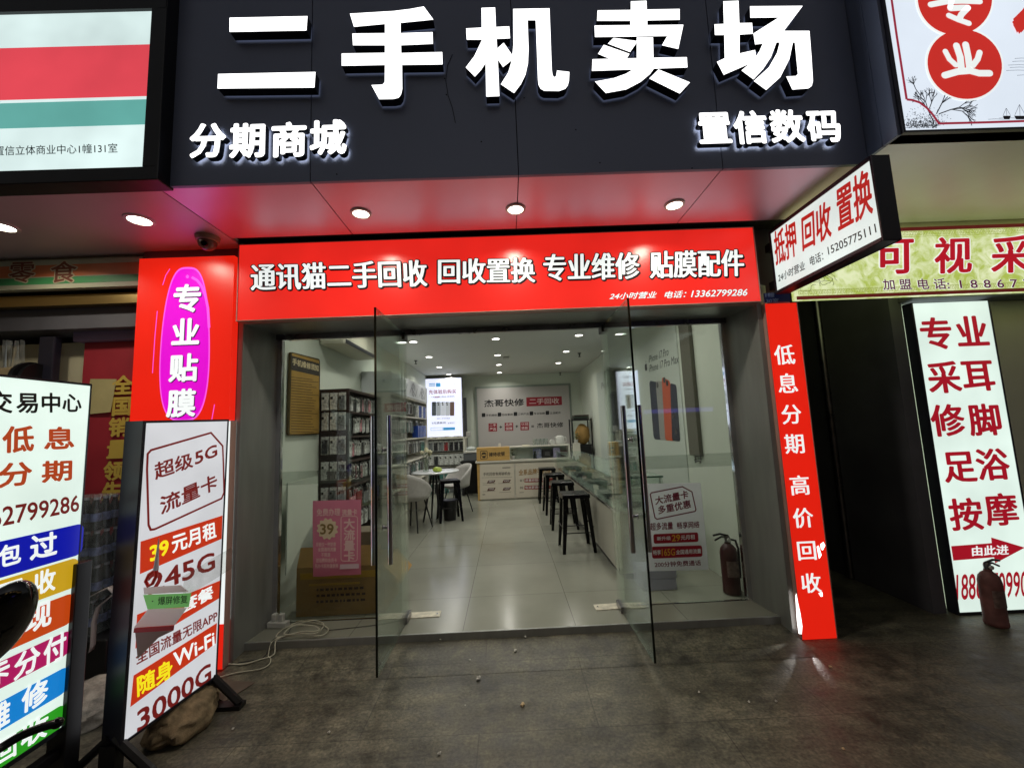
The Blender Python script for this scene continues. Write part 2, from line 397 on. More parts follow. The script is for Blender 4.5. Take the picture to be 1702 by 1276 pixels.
    ad = t.nodes.new('ShaderNodeMath'); ad.operation = 'ADD'; L(n2.outputs[0], ad.inputs[0]); L(n3.outputs[0], ad.inputs[1])
    bp = t.nodes.new('ShaderNodeBump'); bp.inputs['Strength'].default_value = .3; bp.inputs['Distance'].default_value = .008
    L(ad.outputs[0], bp.inputs['Height']); L(bp.outputs[0], b.inputs['Normal'])
    return m

def tile_mat():
    m = bpy.data.materials.new('glossy beige floor tile'); m.use_nodes = True; t = m.node_tree; L = t.links.new; b = t.nodes['Principled BSDF']
    tc = t.nodes.new('ShaderNodeTexCoord'); mp = t.nodes.new('ShaderNodeMapping'); mp.inputs['Location'].default_value = (.37, .35, 0)
    L(tc.outputs['Object'], mp.inputs[0])
    br = t.nodes.new('ShaderNodeTexBrick'); br.offset = 0; br.inputs['Scale'].default_value = 1; br.inputs['Mortar Size'].default_value = .0025
    br.inputs['Brick Width'].default_value = .8; br.inputs['Row Height'].default_value = .8; br.inputs['Mortar Smooth'].default_value = .1
    br.inputs[1].default_value = (.27, .275, .225, 1); br.inputs[2].default_value = (.25, .255, .21, 1); br.inputs[3].default_value = (.12, .12, .1, 1)
    L(mp.outputs[0], br.inputs['Vector'])
    n = t.nodes.new('ShaderNodeTexNoise'); n.inputs['Scale'].default_value = 1.1; n.inputs['Detail'].default_value = 4; n.inputs['Roughness'].default_value = .5; L(tc.outputs['Object'], n.inputs['Vector'])
    r = t.nodes.new('ShaderNodeMapRange'); r.inputs[1].default_value = .3; r.inputs[2].default_value = .7; r.inputs[3].default_value = .8; r.inputs[4].default_value = 1.12; L(n.outputs[0], r.inputs[0])
    mx = t.nodes.new('ShaderNodeMix'); mx.data_type = 'RGBA'; mx.blend_type = 'MULTIPLY'; mx.inputs[0].default_value = 1
    L(br.outputs[0], mx.inputs[6]); L(r.outputs[0], mx.inputs[7]); L(mx.outputs[2], b.inputs['Base Color'])
    rr = t.nodes.new('ShaderNodeMapRange'); rr.inputs[1].default_value = .3; rr.inputs[2].default_value = .7; rr.inputs[3].default_value = .14; rr.inputs[4].default_value = .24
    L(n.outputs[0], rr.inputs[0]); L(rr.outputs[0], b.inputs['Roughness']); return m
def translucent(m, col, f=.55):
    t = m.node_tree; b = t.nodes['Principled BSDF']; tl_ = t.nodes.new('ShaderNodeBsdfTranslucent'); tl_.inputs[0].default_value = (*col, 1)
    mx = t.nodes.new('ShaderNodeMixShader'); mx.inputs[0].default_value = f; t.links.new(b.outputs[0], mx.inputs[1]); t.links.new(tl_.outputs[0], mx.inputs[2]); t.links.new(mx.outputs[0], t.nodes['Material Output'].inputs[0])
M['pave'] = pavement_mat(); M['tile'] = tile_mat()

# ------------------------------------------------------------------ setting: ground, floor
ZS = 2.922            # soffit height
ZF = .1               # shop floor height
ZC = 2.85             # shop ceiling height
tag(MB().quad((-40, -40, 0), (40, -40, 0), (40, 40, 0), (-40, 40, 0)).build('ground', M['pave']), kind='structure')
tag(MB().box(-1.93, 1.93, 3.06, 10.1, .004, ZF).build('shop_floor', M['tile']), kind='structure')
rmp = MB(); rmp.add([(x, y, z) for y, z in ((2.72, .0015), (3.04, .052), (3.055, .052), (3.055, .0005)) for x in (-1.9, 1.9)], [(0, 1, 3, 2), (2, 3, 5, 4), (4, 5, 7, 6), (0, 2, 4, 6), (1, 7, 5, 3)])
tag(rmp.build('pavement_ramp', M['pave']), kind='structure')
def gz(y): return max(.0, min(.052, (y - 2.72) / .32 * .052))
def gpt(px, py, h=.01):
    z = .0
    for _ in range(5): p = onZ(px, py, z + h); z = gz(p.y)
    return p

# the far side of the street, seen only as reflections in the glass
ob_ = thing('street_building', 'dark building across the street with a few added lit windows and a violet strip', 'building', (0, -13, 0))
MB().box(-30, 30, -15, -13, .002, 9).build('wall', paint('dark concrete', (70, 70, 72), .8, var=.2), ob_)
m = MB(); rb0 = random.Random(12)
for k in range(14):
    x = -26 + k * 4; z = rb0.choice([4.4, 6.6]); m.box(x, x + 1.3, -12.99, -12.95, z, z + 1.1)
m.build('window', backlit('added warm window glow', (210, 170, 110), 2.5), ob_)  # unseen lit windows, added for glints in the mirror and glass
m = MB(); m.box(6.6, 10.6, -12.98, -12.9, 1.95, 2.15); m.build('light_strip', backlit('violet light strip', (120, 110, 235), 2.5), ob_)
# ------------------------------------------------------------------ phone shop building
shop = thing('phone_shop', 'phone shop with grey metal clad front and bright white interior', 'shop', (0, 3, 0))
w = MB()
w.box(-2.03, -1.9, 3.36, 10.2, 0.002, ZC); w.build('side_wall', M['wall_white'], shop)
MB().box(1.88, 2.03, 3.36, 10.2, .002, ZC).build('side_wall', M['wall_white'], shop)
MB().box(-2.03, 2.03, 10.2, 10.32, .002, 3.0).build('back_wall', M['wall_white'], shop)
MB().box(-2.03, 2.03, 3.3, 10.2, ZC + .002, ZC + .12).build('ceiling', M['ceiling'], shop)
# pillars with inner reveals
p = MB(); v = [(-1.925, 2.95), (-1.895, 2.95), (-1.84, 3.33), (-2.0, 3.33), (-2.0, 2.99)]
def vprism(pts, z0, z1):
    k = len(pts); m = MB(); m.add([(x, y, z0) for x, y in pts] + [(x, y, z1) for x, y in pts],
        [tuple(range(k)), tuple(range(k, 2 * k))] + [(i, (i + 1) % k, k + (i + 1) % k, k + i) for i in range(k)]); return m
vprism([(-1.925, 2.945), (-1.893, 2.945), (-1.85, 3.33), (-2.0, 3.33), (-2.0, 2.98)], .001, 2.5).build('pillar', M['alu_dark'], shop, bevel=.003)
vprism([(1.893, 2.945), (1.925, 2.945), (2.0, 2.98), (2.0, 3.33), (1.85, 3.33)], .001, 2.5).build('pillar', M['alu_dark'], shop, bevel=.003)
MB().box(-1.9, 1.9, 2.96, 3.4, 2.345, 2.95).build('header', M['alu_dark'], shop, bevel=.003)
MB().box(-1.9, 1.93, 2.945, 2.9585, 2.913, 2.99).build('shadow_gap', M['seam'], shop)
MB().box(-1.865, 1.865, 3.3, 3.34, 2.3, 2.343).build('door_rail', M['steel_dull'], shop, bevel=.003)
for s in (-1, 1):
    MB().box(*sorted((s * 1.852, s * 1.812)), 3.315, 3.36, ZF, 2.3).build('door_jamb', M['steel'], shop, bevel=.004)
MB().box(-1.885, 1.885, 3.042, 3.0595, .0015, ZF + .002).build('step_edge', M['alu_dark'], shop, bevel=.003)
# soffit of composite panels with open joints
so = MB()
jx = [-1.9, -1.045, .122, 1.285, 2.1]
for a, b in zip(jx[:-1], jx[1:]): so.box(a + .003, b - .003, 2.19, 2.79, ZS, ZS + .02)
so.build('soffit', M['alu'], shop)
MB().box(-1.9, 2.1, 2.19, 3.0, ZS + .03, ZS + .04).build('soffit_dark_backing', M['seam'], shop)  # backs the joints; past the panels its black paints the dark band
MB().box(-14, 14, 2.32, 12, 3.1, 9).build('upper_wall', M['facade'], shop)
MB().box(-1.93, 2.05, 2.99, 3.29, 2.96, 3.09).build('lintel', M['seam'], shop)

# ------------------------------------------------------------------ the black fascia with lit channel letters
fas = thing('fascia_sign', 'blue black shop fascia with big white lit channel letters', 'shop sign', (0, 2.17, ZS))
f0 = facY(2.163)
xs = [-1.885, -1.045, .122, 1.285, 2.125]
pn = MB()
for a, b in zip(xs[:-1], xs[1:]): pn.box(a + .0025, b - .0025, 2.163, 2.185, 2.918, 5.2)
pnl = pn.build('fascia_panel', M['fascia'], fas)
MB().box(-1.885, 2.125, 2.19, 2.2, 2.93, 5.2).build('fascia_backing', M['seam'], fas)
sc = MB()
for px, py in [(291, 43), (275, 296), (800, 236), (871, 163), (957, 216), (997, 271), (737, 108), (739, 131), (742, 158), (1262, 40), (560, 290), (1150, 280)]:
    sc.lathe(f0.at(px, py, .0015), [(.004, -.001), (.004, .001)], 8, (0, -1, 0))
sc.build('screw', M['seam'], pnl)
fl = facY(2.103)
m = MB(); m.tube([f0.at(*p, .004) for p in [(752, 92), (744, 110), (741, 135), (745, 160), (752, 180), (757, 205)]], .0016, 6); m.build('loose_wire', M['seam'], fas)
def z3(x, y): return (280 + x * .340776, y * .340776)
def z4(x, y): return (840 + x * .340776, y * .340776)
BIG = [
 [[z3(*q) for q in [(298, 88), (678, 80), (673, 150), (298, 157)]], [z3(*q) for q in [(242, 362), (717, 352), (712, 428), (239, 433)]]],
 [[z3(*q) for q in [(885, 68), (1100, 55), (1180, 45), (1245, 33), (1292, 97), (1132, 113), (1132, 163), (1288, 158), (1290, 215), (1134, 222), (1135, 260), (1335, 255), (1337, 315), (1139, 318), (1140, 435), (1134, 462), (1122, 478), (1095, 484), (1028, 485), (990, 416), (1043, 414), (1055, 402), (1056, 318), (845, 322), (845, 262), (1056, 259), (1056, 222), (900, 222), (897, 165), (1056, 163), (1056, 118), (905, 132)]]],
 [[z3(*q) for q in [(1527, 40), (1593, 38), (1597, 133), (1662, 130), (1666, 188), (1600, 191), (1603, 238), (1635, 210), (1687, 285), (1632, 328), (1606, 290), (1614, 470), (1550, 472), (1547, 308), (1526, 340), (1495, 375), (1450, 330), (1492, 275), (1530, 195), (1455, 195), (1452, 140), (1528, 136)]],
  [z4(*q) for q in [(38, 45), (215, 42), (221, 200), (226, 340), (230, 368), (238, 378), (248, 372), (252, 345), (312, 352), (310, 395), (304, 418), (292, 434), (262, 445), (190, 444), (172, 434), (162, 415), (159, 390), (148, 100), (108, 100), (113, 240), (110, 310), (98, 365), (75, 412), (42, 455), (-22, 412), (14, 355), (32, 295), (39, 220)]]],
 [[z4(*q) for q in [(612, 8), (688, 5), (690, 48), (850, 45), (850, 98), (692, 101), (692, 124), (868, 122), (843, 240), (764, 222), (790, 177), (437, 182), (435, 126), (610, 124), (610, 103), (447, 103), (450, 52), (612, 50)]],
  [z4(*q) for q in [(528, 186), (645, 202), (608, 255), (500, 214)]], [z4(*q) for q in [(480, 220), (605, 264), (575, 315), (452, 264)]],
  [z4(*q) for q in [(641, 184), (720, 184), (722, 283), (885, 280), (888, 330), (724, 336), (705, 362), (660, 400), (590, 437), (490, 455), (437, 399), (530, 382), (590, 360), (622, 340), (422, 347), (425, 290), (641, 285)]],
  [z4(*q) for q in [(747, 340), (900, 403), (850, 457), (702, 384)]]],
 [[z4(*q) for q in [(1063, 8), (1137, 5), (1141, 114), (1203, 113), (1207, 166), (1142, 170), (1142, 262), (1218, 245), (1225, 297), (1065, 366), (1032, 303), (1070, 285), (1068, 172), (1022, 172), (1020, 120), (1066, 118)]],
  [z4(*q) for q in [(1193, 32), (1450, 30), (1358, 152), (1483, 152), (1493, 280), (1500, 395), (1494, 420), (1478, 432), (1400, 438), (1370, 374), (1418, 372), (1427, 362), (1412, 208), (1402, 208), (1385, 290), (1340, 378), (1272, 440), (1212, 396), (1285, 330), (1325, 260), (1339, 208), (1322, 208), (1295, 280), (1258, 336), (1210, 388), (1152, 345), (1208, 298), (1240, 250), (1256, 214), (1218, 218), (1210, 165), (1335, 86), (1195, 88)]]],
]
def letter_from(polys, name='channel_letter'):
    m = MB()
    for pl in polys: m.prism([fl.at(x, y) for x, y in pl], fl.n, .052, side=1, back=2)
    return m.build(name, [M['letter_face'], M['letter_side'], M['letter_back']], fas, fix=True)
for polys in BIG: letter_from(polys)
fs2 = facY(2.115)
def small_letters(chars, centres, w, h):
    for ch, (cx, cy) in zip(chars, centres):
        vs, fs = glyphs(ch, .034, 1, .018, 3)
        c = fs2.at(cx, cy); k = 1.06
        ww = (fs2.at(cx + w / 2, cy) - fs2.at(cx - w / 2, cy)).length; hh = (fs2.at(cx, cy + h / 2) - fs2.at(cx, cy - h / 2)).length
        m = MB(); P = [c + fs2.u * ((v[0] - .5) * ww * k) + fs2.v * ((v[1] - .38) * hh * k) + fs2.n * (v[2] - .02) for v in vs]
        for f in fs:
            m.mi = 0 if all(vs[i][2] > .01 for i in f) or all(vs[i][2] < -.01 for i in f) else 1
            m.add([P[i] for i in f], [tuple(range(len(f)))])
        m.build('small_channel_letter', [M['letter_face'], M['letter_side']], fas)
small_letters('分期商城', [(345, 233), (412, 233), (480, 232), (545, 228)], 58, 56)
small_letters('置信数码', [(1188, 212.5), (1248, 211.5), (1308, 209.5), (1370, 209)], 54, 53)

# ------------------------------------------------------------------ downlights under the soffits
def downlight(px, py, z, label, group, power, lens, r=.05, name='ceiling_light', tint=(1, .9, .74), size=None, loc=None):
    c = loc or onZ(px, py, z - .004)
    t = thing(name, label, 'light', (c.x, c.y, z), group)
    n = 24; m = MB(); m.lathe((c.x, c.y, z), [(r * 1.32, -.001), (r * 1.3, -.008), (r, -.010), (r, -.003)], n); tr_ = m.build('trim_ring', M['trim_white'], t, smooth=True)
    MB().lathe((c.x, c.y, z), [(r * .99, -.005), (r * .6, -.0065), (0, -.007)], n).build('lens', lens, tr_, smooth=True)
    ld = bpy.data.lights.new('lamp', 'AREA'); ld.shape = 'DISK'; ld.size = r * 1.8; ld.energy = power; ld.color = tint; ld.spread = R(150)
    lo = bpy.data.objects.new('lamp', ld); COL.objects.link(lo); lo.parent = t; lo.location = (0, 0, -.013)
    return t
G = 'downlights under the shop awning'
downlight(600, 355, ZS, 'round downlight above the red banner, on the side of the magenta sign', G, 6.0, M['lamp'])
downlight(857, 348, ZS, 'round downlight above the middle of the red banner', G, 6.0, M['lamp'])
downlight(1121, 341, ZS, 'round downlight above the red banner, beside the projecting sign', G, 6.0, M['lamp'])
G2 = 'downlights under the snack shop soffit'
downlight(232, 366, ZS, 'round downlight in the warm grey soffit near the magenta sign', G2, 5.0, M['lamp'], .062)
downlight(3, 377, ZS, 'round downlight in the warm grey soffit farther along from the magenta sign', G2, 5.0, M['lamp'], .062)
G3 = 'round ceiling lights inside the phone shop'
desc = {(824, 563): 'first of the middle row', (827, 590): 'second of the middle row', (829, 606): 'third of the middle row', (830, 619): 'fourth of the middle row',
        (962, 557): 'first of the row by the display counter', (941, 584): 'second of the row by the display counter', (928, 603): 'third of the row by the display counter',
        (687, 568): 'first of the row by the wall shelves', (713, 593): 'second of the row by the wall shelves', (730, 610): 'third of the row by the wall shelves', (746, 622): 'farthest of the row, above the lit white poster box'}
for (px, py), d in desc.items():
    downlight(px, py, ZC, 'small round ceiling light, ' + d, G3, 5.6, M['lamp_in'], .055, tint=(1, .97, .88))
for x, d in ((-1.25, 'by the brown wall shelf'), (-.1, 'just inside the glass doors'), (1.1, 'beside the phone posters')):
    downlight(0, 0, ZC, 'small round ceiling light ' + d, G3, 4.4, M['lamp_in'], .055, tint=(1, .97, .88), loc=V((x, 4.6, ZC)))

for x, d in ((-1.15, 'above the pink poster'), (0, 'above the shop entrance'), (1.2, 'above the white data plan poster')):
    downlight(0, 0, ZC, 'unseen round ceiling light added close to the shop front, ' + d, G3, 5.0, M['lamp_in'], .055, tint=(1, .97, .88), loc=V((x, 3.72, ZC)))  # lamps hidden by the header, added to brighten entrance and window wall
# ------------------------------------------------------------------ red banner over the door
M['red_lit'] = backlit('backlit red vinyl', (226, 38, 30), .98, .28, .12)
M['white_lit'] = backlit('backlit white', (236, 242, 240), 1.0)
M['outline'] = paint('near black outline ink', (30, 14, 20), .6, spec=.2)
M['pale_edge'] = paint('pale metal edge trim', (190, 150, 140), .4)
ban = thing('red_banner_sign', 'long backlit red sign with white outlined characters above the door', 'shop sign', (0, 2.9, 2.345))
fb = facY(2.88)
q = [(398, 407), (398, 531), (1260, 505), (1250, 383)]
MB().box(-1.897, 1.884, 2.88, 2.94, 2.35, 2.912).build('face_panel', M['red_lit'], ban)
e = MB(); zA, zB, xA, xB = 2.35, 2.912, -1.897, 1.884
e.box(xA - .006, xB + .006, 2.874, 2.945, zB, zB + .006); e.box(xA - .006, xB + .006, 2.874, 2.945, zA - .006, zA)
e.box(xA - .006, xA, 2.874, 2.945, zA, zB); e.box(xB, xB + .006, 2.874, 2.945, zA, zB); e.build('edge_trim', M['pale_edge'], ban)
lines = [('通讯猫二手回收', (417, 483.5), (711, 476), (417, 439), .004), ('回收置换', (728, 472), (890, 469.5), (728, 430.5), .004),
         ('专业维修', (903, 467.5), (1063.5, 463.5), (903, 423), .004), ('贴膜配件', (1080, 463), (1237, 459), (1080, 418), .004)]
w1, w2 = MB(), MB()
for s, a, b, c, _ in lines:
    put_line(w2, s, fb, a, b, c, .06, 1.4, .0012, dx=.035, dy=-.04, ref=.016)
    put_line(w2, s, fb, a, b, c, .07, 1.4, .0018, ref=.016)
    put_line(w1, s, fb, a, b, c, .018, 2.4, .0028)
for s, a, b, c in [('24小时营业', (1012, 498.3), (1089, 495.5), (1016.5, 487)), ('电话：', (1103, 496), (1138, 494.8), (1107, 484.2)), ('13362799286', (1148, 494.2), (1241, 491.5), (1151, 483))]:
    put_line(w2, s, fb, a, b, c, .05, 1, .0014, ref=.02); put_line(w1, s, fb, a, b, c, .022, 1, .0022)
w2.build('outline', M['outline'], ban); w1.build('lettering', M['white_lit'], ban)

# ------------------------------------------------------------------ magenta sign on the left column
M['magenta_lit'] = backlit('backlit magenta', (222, 10, 205), .95)
M['pink_lit'] = backlit('backlit pink', (245, 90, 228), .95)
M['red2_lit'] = backlit('backlit red', (226, 32, 16), .95)
M['shadow_ink'] = paint('purple shadow ink', (74, 8, 96), .4)
mg = thing('column_sign', 'red column lightbox with tall magenta bubble and four white characters', 'shop sign', (-2.27, 2.9, 0))
fm = facY(2.878)
MB().box(-2.612, -1.93, 2.878, 2.94, 1.642, 2.835).build('face_panel', M['red2_lit'], mg)
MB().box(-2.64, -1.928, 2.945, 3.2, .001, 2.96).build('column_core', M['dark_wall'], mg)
def blob(cx, top, bot, wt_, wb):   # tall bubble: half widths at top and bottom
    pts = []
    for k in range(96):
        a = 6.28319 * k / 96; ca, sa = math.cos(a), math.sin(a)
        t = .5 - .5 * math.copysign(abs(sa) ** .9, sa); y = top + (bot - top) * t
        pts.append((cx - 9 * (t - .5) + (wt_ + (wb - wt_) * t) * math.copysign(abs(ca) ** .62, ca), y))
    return pts
m1 = MB(); poly_px(m1, fm, blob(308, 444, 700, 36, 46), .001); m1.build('bubble_edge', M['pink_lit'], mg)
m1 = MB(); poly_px(m1, fm, blob(308, 447, 697, 34, 44), .002); m1.build('bubble', M['magenta_lit'], mg)
m1 = MB()
seg_px(m1, fm, [(319, 461), (328, 466), (336, 476), (342, 492), (346, 512), (348, 545)], .018, .003)
poly_px(m1, fm, [(312 + 2.6 * math.cos(a * .7), 460 + 3.2 * math.sin(a * .7)) for a in range(9)], .003)
for pts in ([(283, 447), (276, 458), (271, 474)], [(262, 517), (258, 560), (254, 620)], [(357, 672), (352, 700)]): seg_px(m1, fm, pts, .005, .003)
m1.build('highlight', M['pink_lit'], mg)
rl = thing('column_sign', 'narrow lit column under the magenta sign, white with a red foot', 'shop sign', (-2.05, 2.9, 0))
xr = facY(2.885).at(380, 800).x
MB().box(xr - .22, xr, 2.885, 2.94, .30, 1.636).build('white_panel', M['white_lit'], rl); MB().box(xr - .22, xr, 2.885, 2.94, .02, .298).build('red_panel', M['red2_lit'], rl)
MB().box(xr, xr + .004, 2.884, 2.94, .02, 1.636).build('edge_trim', M['pale_edge'], rl)
cs = [(312.5, 496), (309.5, 552), (306, 611), (302.5, 669.5)]
m1 = MB(); put_chars(m1, '专业贴膜', fm, cs, 46, 45, .05, 1, .004, .02, -.025); m1.build('shadow', M['shadow_ink'], mg)
m1 = MB(); put_chars(m1, '专业贴膜', fm, cs, 46, 45, .04, 1, .006); m1.build('lettering', M['white_lit'], mg)

# ------------------------------------------------------------------ red column on the right
M['bright_leak'] = mat('bare white led strip', (.8, .8, .8), .4, emit=(1, .97, .93), es=2.5)
rc = thing('column_sign', 'narrow red column lightbox with white characters and torn lower corner', 'shop sign', (2.05, 2.93, 0))
fr_ = facY(2.915)
MB().box(1.936, 2.172, 2.915, 2.985, .004, 2.338).build('face_panel', M['red2_lit'], rc)
MB().box(1.928, 2.18, 2.99, 3.25, .001, 2.95).build('column_core', M['dark_wall'], rc)
m1 = MB(); put_chars(m1, '低息分期高价回收', fr_, [(1303.7, 589.4), (1309, 637), (1315, 688), (1320.5, 737), (1329, 806), (1334.5, 860), (1340.5, 914), (1347.5, 968)], 33, 33, .012, 2.0, .002)
m1.build('lettering', M['white_lit'], rc)
m1 = MB(); poly_px(m1, fr_, [(1321.5, 990), (1323, 985), (1326, 1000), (1330, 1020), (1333, 1040), (1332, 1053), (1327, 1052), (1324, 1030)], .003)
poly_px(m1, fr_, [(1363, 904), (1368, 900), (1371, 906), (1367, 914), (1364, 912)], .003)
poly_px(m1, fr_, [(1357, 908), (1360, 906), (1365, 922), (1361, 928)], .003)
poly_px(m1, fr_, [(1360, 985), (1366, 983), (1367, 990), (1364, 991)], .003)
m1.build('torn_patch', M['bright_leak'], rc)
e = MB()
for a, b in (((1.930, 2.912, .004), (1.936, 2.986, 2.34)), ((2.172, 2.912, .004), (2.178, 2.986, 2.34))): e.box(a[0], b[0], a[1], b[1], a[2], b[2])
e.build('edge_trim', M['pale_edge'], rc)
# light that leaks out of the torn corner onto the paving
for tx, ty, pw in ((1250, 1090, 6.0), (1303, 1112, 4.5), (1362, 1104, 3.6)):
    ld = bpy.data.lights.new('leak_light', 'SPOT'); ld.energy = pw; ld.spot_size = R(14); ld.spot_blend = 1; ld.shadow_soft_size = .004; ld.color = (1, .97, .95)
    lo = bpy.data.objects.new('leak_light', ld); COL.objects.link(lo); p0 = V((1.93, 2.885, .06)); lo.location = p0 - rc.location; lo.parent = rc
    d = onZ(tx, ty, 0) - p0; lo.rotation_euler = d.to_track_quat('-Z', 'Y').to_euler()

# ------------------------------------------------------------------ projecting sign
M['red_ink'] = backlit('backlit dark red ink', (188, 34, 28), .8)
M['black_ink'] = paint('black ink on lit acrylic', (24, 24, 28), .4)
M['box_dark'] = paint('dark blue grey sign frame', (34, 34, 46), .35, var=.1)
M['white_cool'] = backlit('cool white lit acrylic', (218, 230, 226), 1.0, .25, .13)
ps = thing('projecting_sign', 'double sided lightbox jutting out over the pavement, red and black writing', 'shop sign', (2.03, 2.5, 2.4))
y0, y1, x0, x1, za, zb = 2.0, 2.86, 1.985, 2.085, 2.39, 2.862
m1 = MB(); m1.box(x0, x1, y0, y0 + .012, za, zb).box(x0, x1, y1 - .02, y1, za, zb).box(x0, x1, y0 + .012, y1 - .02, za, za + .022).box(x0, x1, y0 + .012, y1 - .02, zb - .022, zb)
m1.build('frame', M['box_dark'], ps, bevel=.003)
MB().box(x0 + .004, x1 - .004, y0 + .012, y1 - .02, za + .022, zb - .022).build('face_panel', M['white_cool'], ps)
MB().box(x0 + .03, x1 - .03, y1, 2.96, zb - .12, zb - .06).box(x0 + .03, x1 - .03, y1, 2.96, za + .06, za + .12).build('bracket', M['black'], ps)
fp = facL(x0 + .004)
def zr(x, y): return (1240 + x / 2.4545, y / 2.4545)
m1 = MB()
for s, a, b, c in [('抵押', (122, 1086), (212, 1042), (112, 948)), ('回收', (232, 1028), (352, 965), (226, 885)), ('置换', (378, 950), (522, 870), (366, 772))]:
    put_line(m1, s, fp, zr(*a), zr(*b), zr(*c), .03, 1.25, .0025)
m1.build('lettering', M['red_ink'], ps)
m1 = MB()
for s, a, b, c in [('24小时营业', (134, 1152), (242, 1100), (132, 1118)), ('电话：', (264, 1086), (318, 1062), (260, 1048)), ('15205775111', (338, 1040), (535, 948), (333, 1008))]:
    put_line(m1, s, fp, zr(*a), zr(*b), zr(*c), .014, 1, .0025)
m1.build('small_lettering', M['black_ink'], ps)
# house number plate
hp = tag(MB().box(1.932, 2.12, 2.90, 2.912, 2.345, 2.415).build('number_plate', paint('blue enamel', (36, 52, 120), .4)), 'small blue house number plate above the narrow red column', 'number plate')
m1 = MB(); fh = facY(2.9)
put_line(m1, '1幢', fh, (1272, 494.5), (1287, 494), (1272, 486.5), .03, 1, .001); put_line(m1, '130室', fh, (1269, 504), (1294, 503), (1269, 496.5), .03, 1, .001)
m1.build('lettering', paint('pale blue enamel', (130, 150, 200), .4), hp)

# ------------------------------------------------------------------ snack shop on the left
sn = thing('snack_shop', 'snack shop with dark cluttered front under a big striped lightbox', 'shop', (-4, 3, 0))
MB().box(-9, -1.903, 2.19, 3.0, ZS - .002, ZS + .02).build('soffit', M['soffit_left'], sn)
MB().box(-9, -1.99, 3.0, 3.1, 2.70, 3.09).build('wall', M['beige_wall'], sn)
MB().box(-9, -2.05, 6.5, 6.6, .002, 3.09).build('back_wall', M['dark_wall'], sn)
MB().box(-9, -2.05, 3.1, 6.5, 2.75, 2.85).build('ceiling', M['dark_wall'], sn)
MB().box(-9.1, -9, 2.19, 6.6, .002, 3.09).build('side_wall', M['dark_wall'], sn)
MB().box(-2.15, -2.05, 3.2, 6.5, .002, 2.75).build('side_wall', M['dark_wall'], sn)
MB().box(-8.9, -2.66, 3.02, 3.09, 2.56, 2.64).build('shutter_rail', paint('warm brass trim', (150, 128, 80), .3, metal=.8), sn)
MB().box(-8.9, -2.66, 3.1, 3.35, 2.40, 2.56).build('shutter_housing', M['dark_wall'], sn)
# big striped lightbox
lb = thing('striped_sign', 'big lightbox with red and teal stripes and a black frame', 'shop sign', (-2.9, 2.14, 2.95))
fl2 = facY(2.10)
X0, X1, z0_, z1_ = -5.2, fl2.at(249, 150).x, fl2.at(245, 281).z, fl2.at(257, 19).z
m1 = MB(); m1.box(X0 - .1, X1 + .085, 2.08, 2.19, z0_ - .075, z0_).box(X0 - .1, X1 + .085, 2.08, 2.19, z1_, 4.6).box(X1, X1 + .085, 2.08, 2.19, z0_, z1_).box(X0 - .1, X0, 2.08, 2.19, z0_, z1_)
m1.build('frame', M['black'], lb, bevel=.004)
M['stripe_white'] = backlit('backlit pale aqua white', (216, 236, 234), 1.0, .3, .16)
MB().box(X0, X1, 2.10, 2.18, z0_, z1_).build('face_panel', M['stripe_white'], lb)
def band(name, ya, yb, ma):
    za_, zb_ = fl2.at(248, yb).z, fl2.at(248, ya).z
    MB().box(X0 + .001, X1 - .002, 2.0985, 2.1, za_, zb_).build(name, ma, lb)
band('red_stripe', 74.5, 160, backlit('backlit coral red', (222, 70, 82), 1.0, .3, .12)); band('teal_stripe', 165.5, 207, backlit('backlit teal', (96, 166, 158), 1.0, .3, .12))
m1 = MB(); put_line(m1, '置信立体商业中心1幢131室', fl2, (-8, 259.5), (196, 254.5), (-8, 243.5), .008, 1, .002); m1.build('lettering', paint('slate ink', (60, 88, 96), .4), lb)
# 零食 strip sign
ss = thing('snack_sign', 'faded orange and green strip sign with two characters', 'shop sign', (-3.5, 2.98, 2.65))
fs_ = facY(2.95); zt, zo, zw, zg, zbm = 2.885, 2.845, 2.757, 2.750, 2.70
MB().box(-8.5, -2.655, 2.952, 3.0, 2.665, zt).build('board', paint('faded cream board', (176, 176, 150), .5, var=.08), ss)
MB().box(-8.5, -2.657, 2.9505, 2.952, zw, zo).build('orange_band', paint('faded orange', (196, 112, 70), .5, var=.08), ss)
MB().box(-8.5, -2.657, 2.9505, 2.952, zbm, zg).build('green_band', paint('faded green', (70, 150, 92), .5, var=.08), ss)
m1, m2 = MB(), MB()
for ch, c in (('零', (37, 452)), ('食', (106, 452))):
    put_chars(m2, ch, fs_, [c], 42, 35, .075, 1, .0015); put_chars(m1, ch, fs_, [c], 42, 35, .016, 1, .003)
m2.build('outline', paint('cream print', (190, 180, 150), .5), ss); m1.build('lettering', paint('brown print', (120, 66, 48), .5), ss)
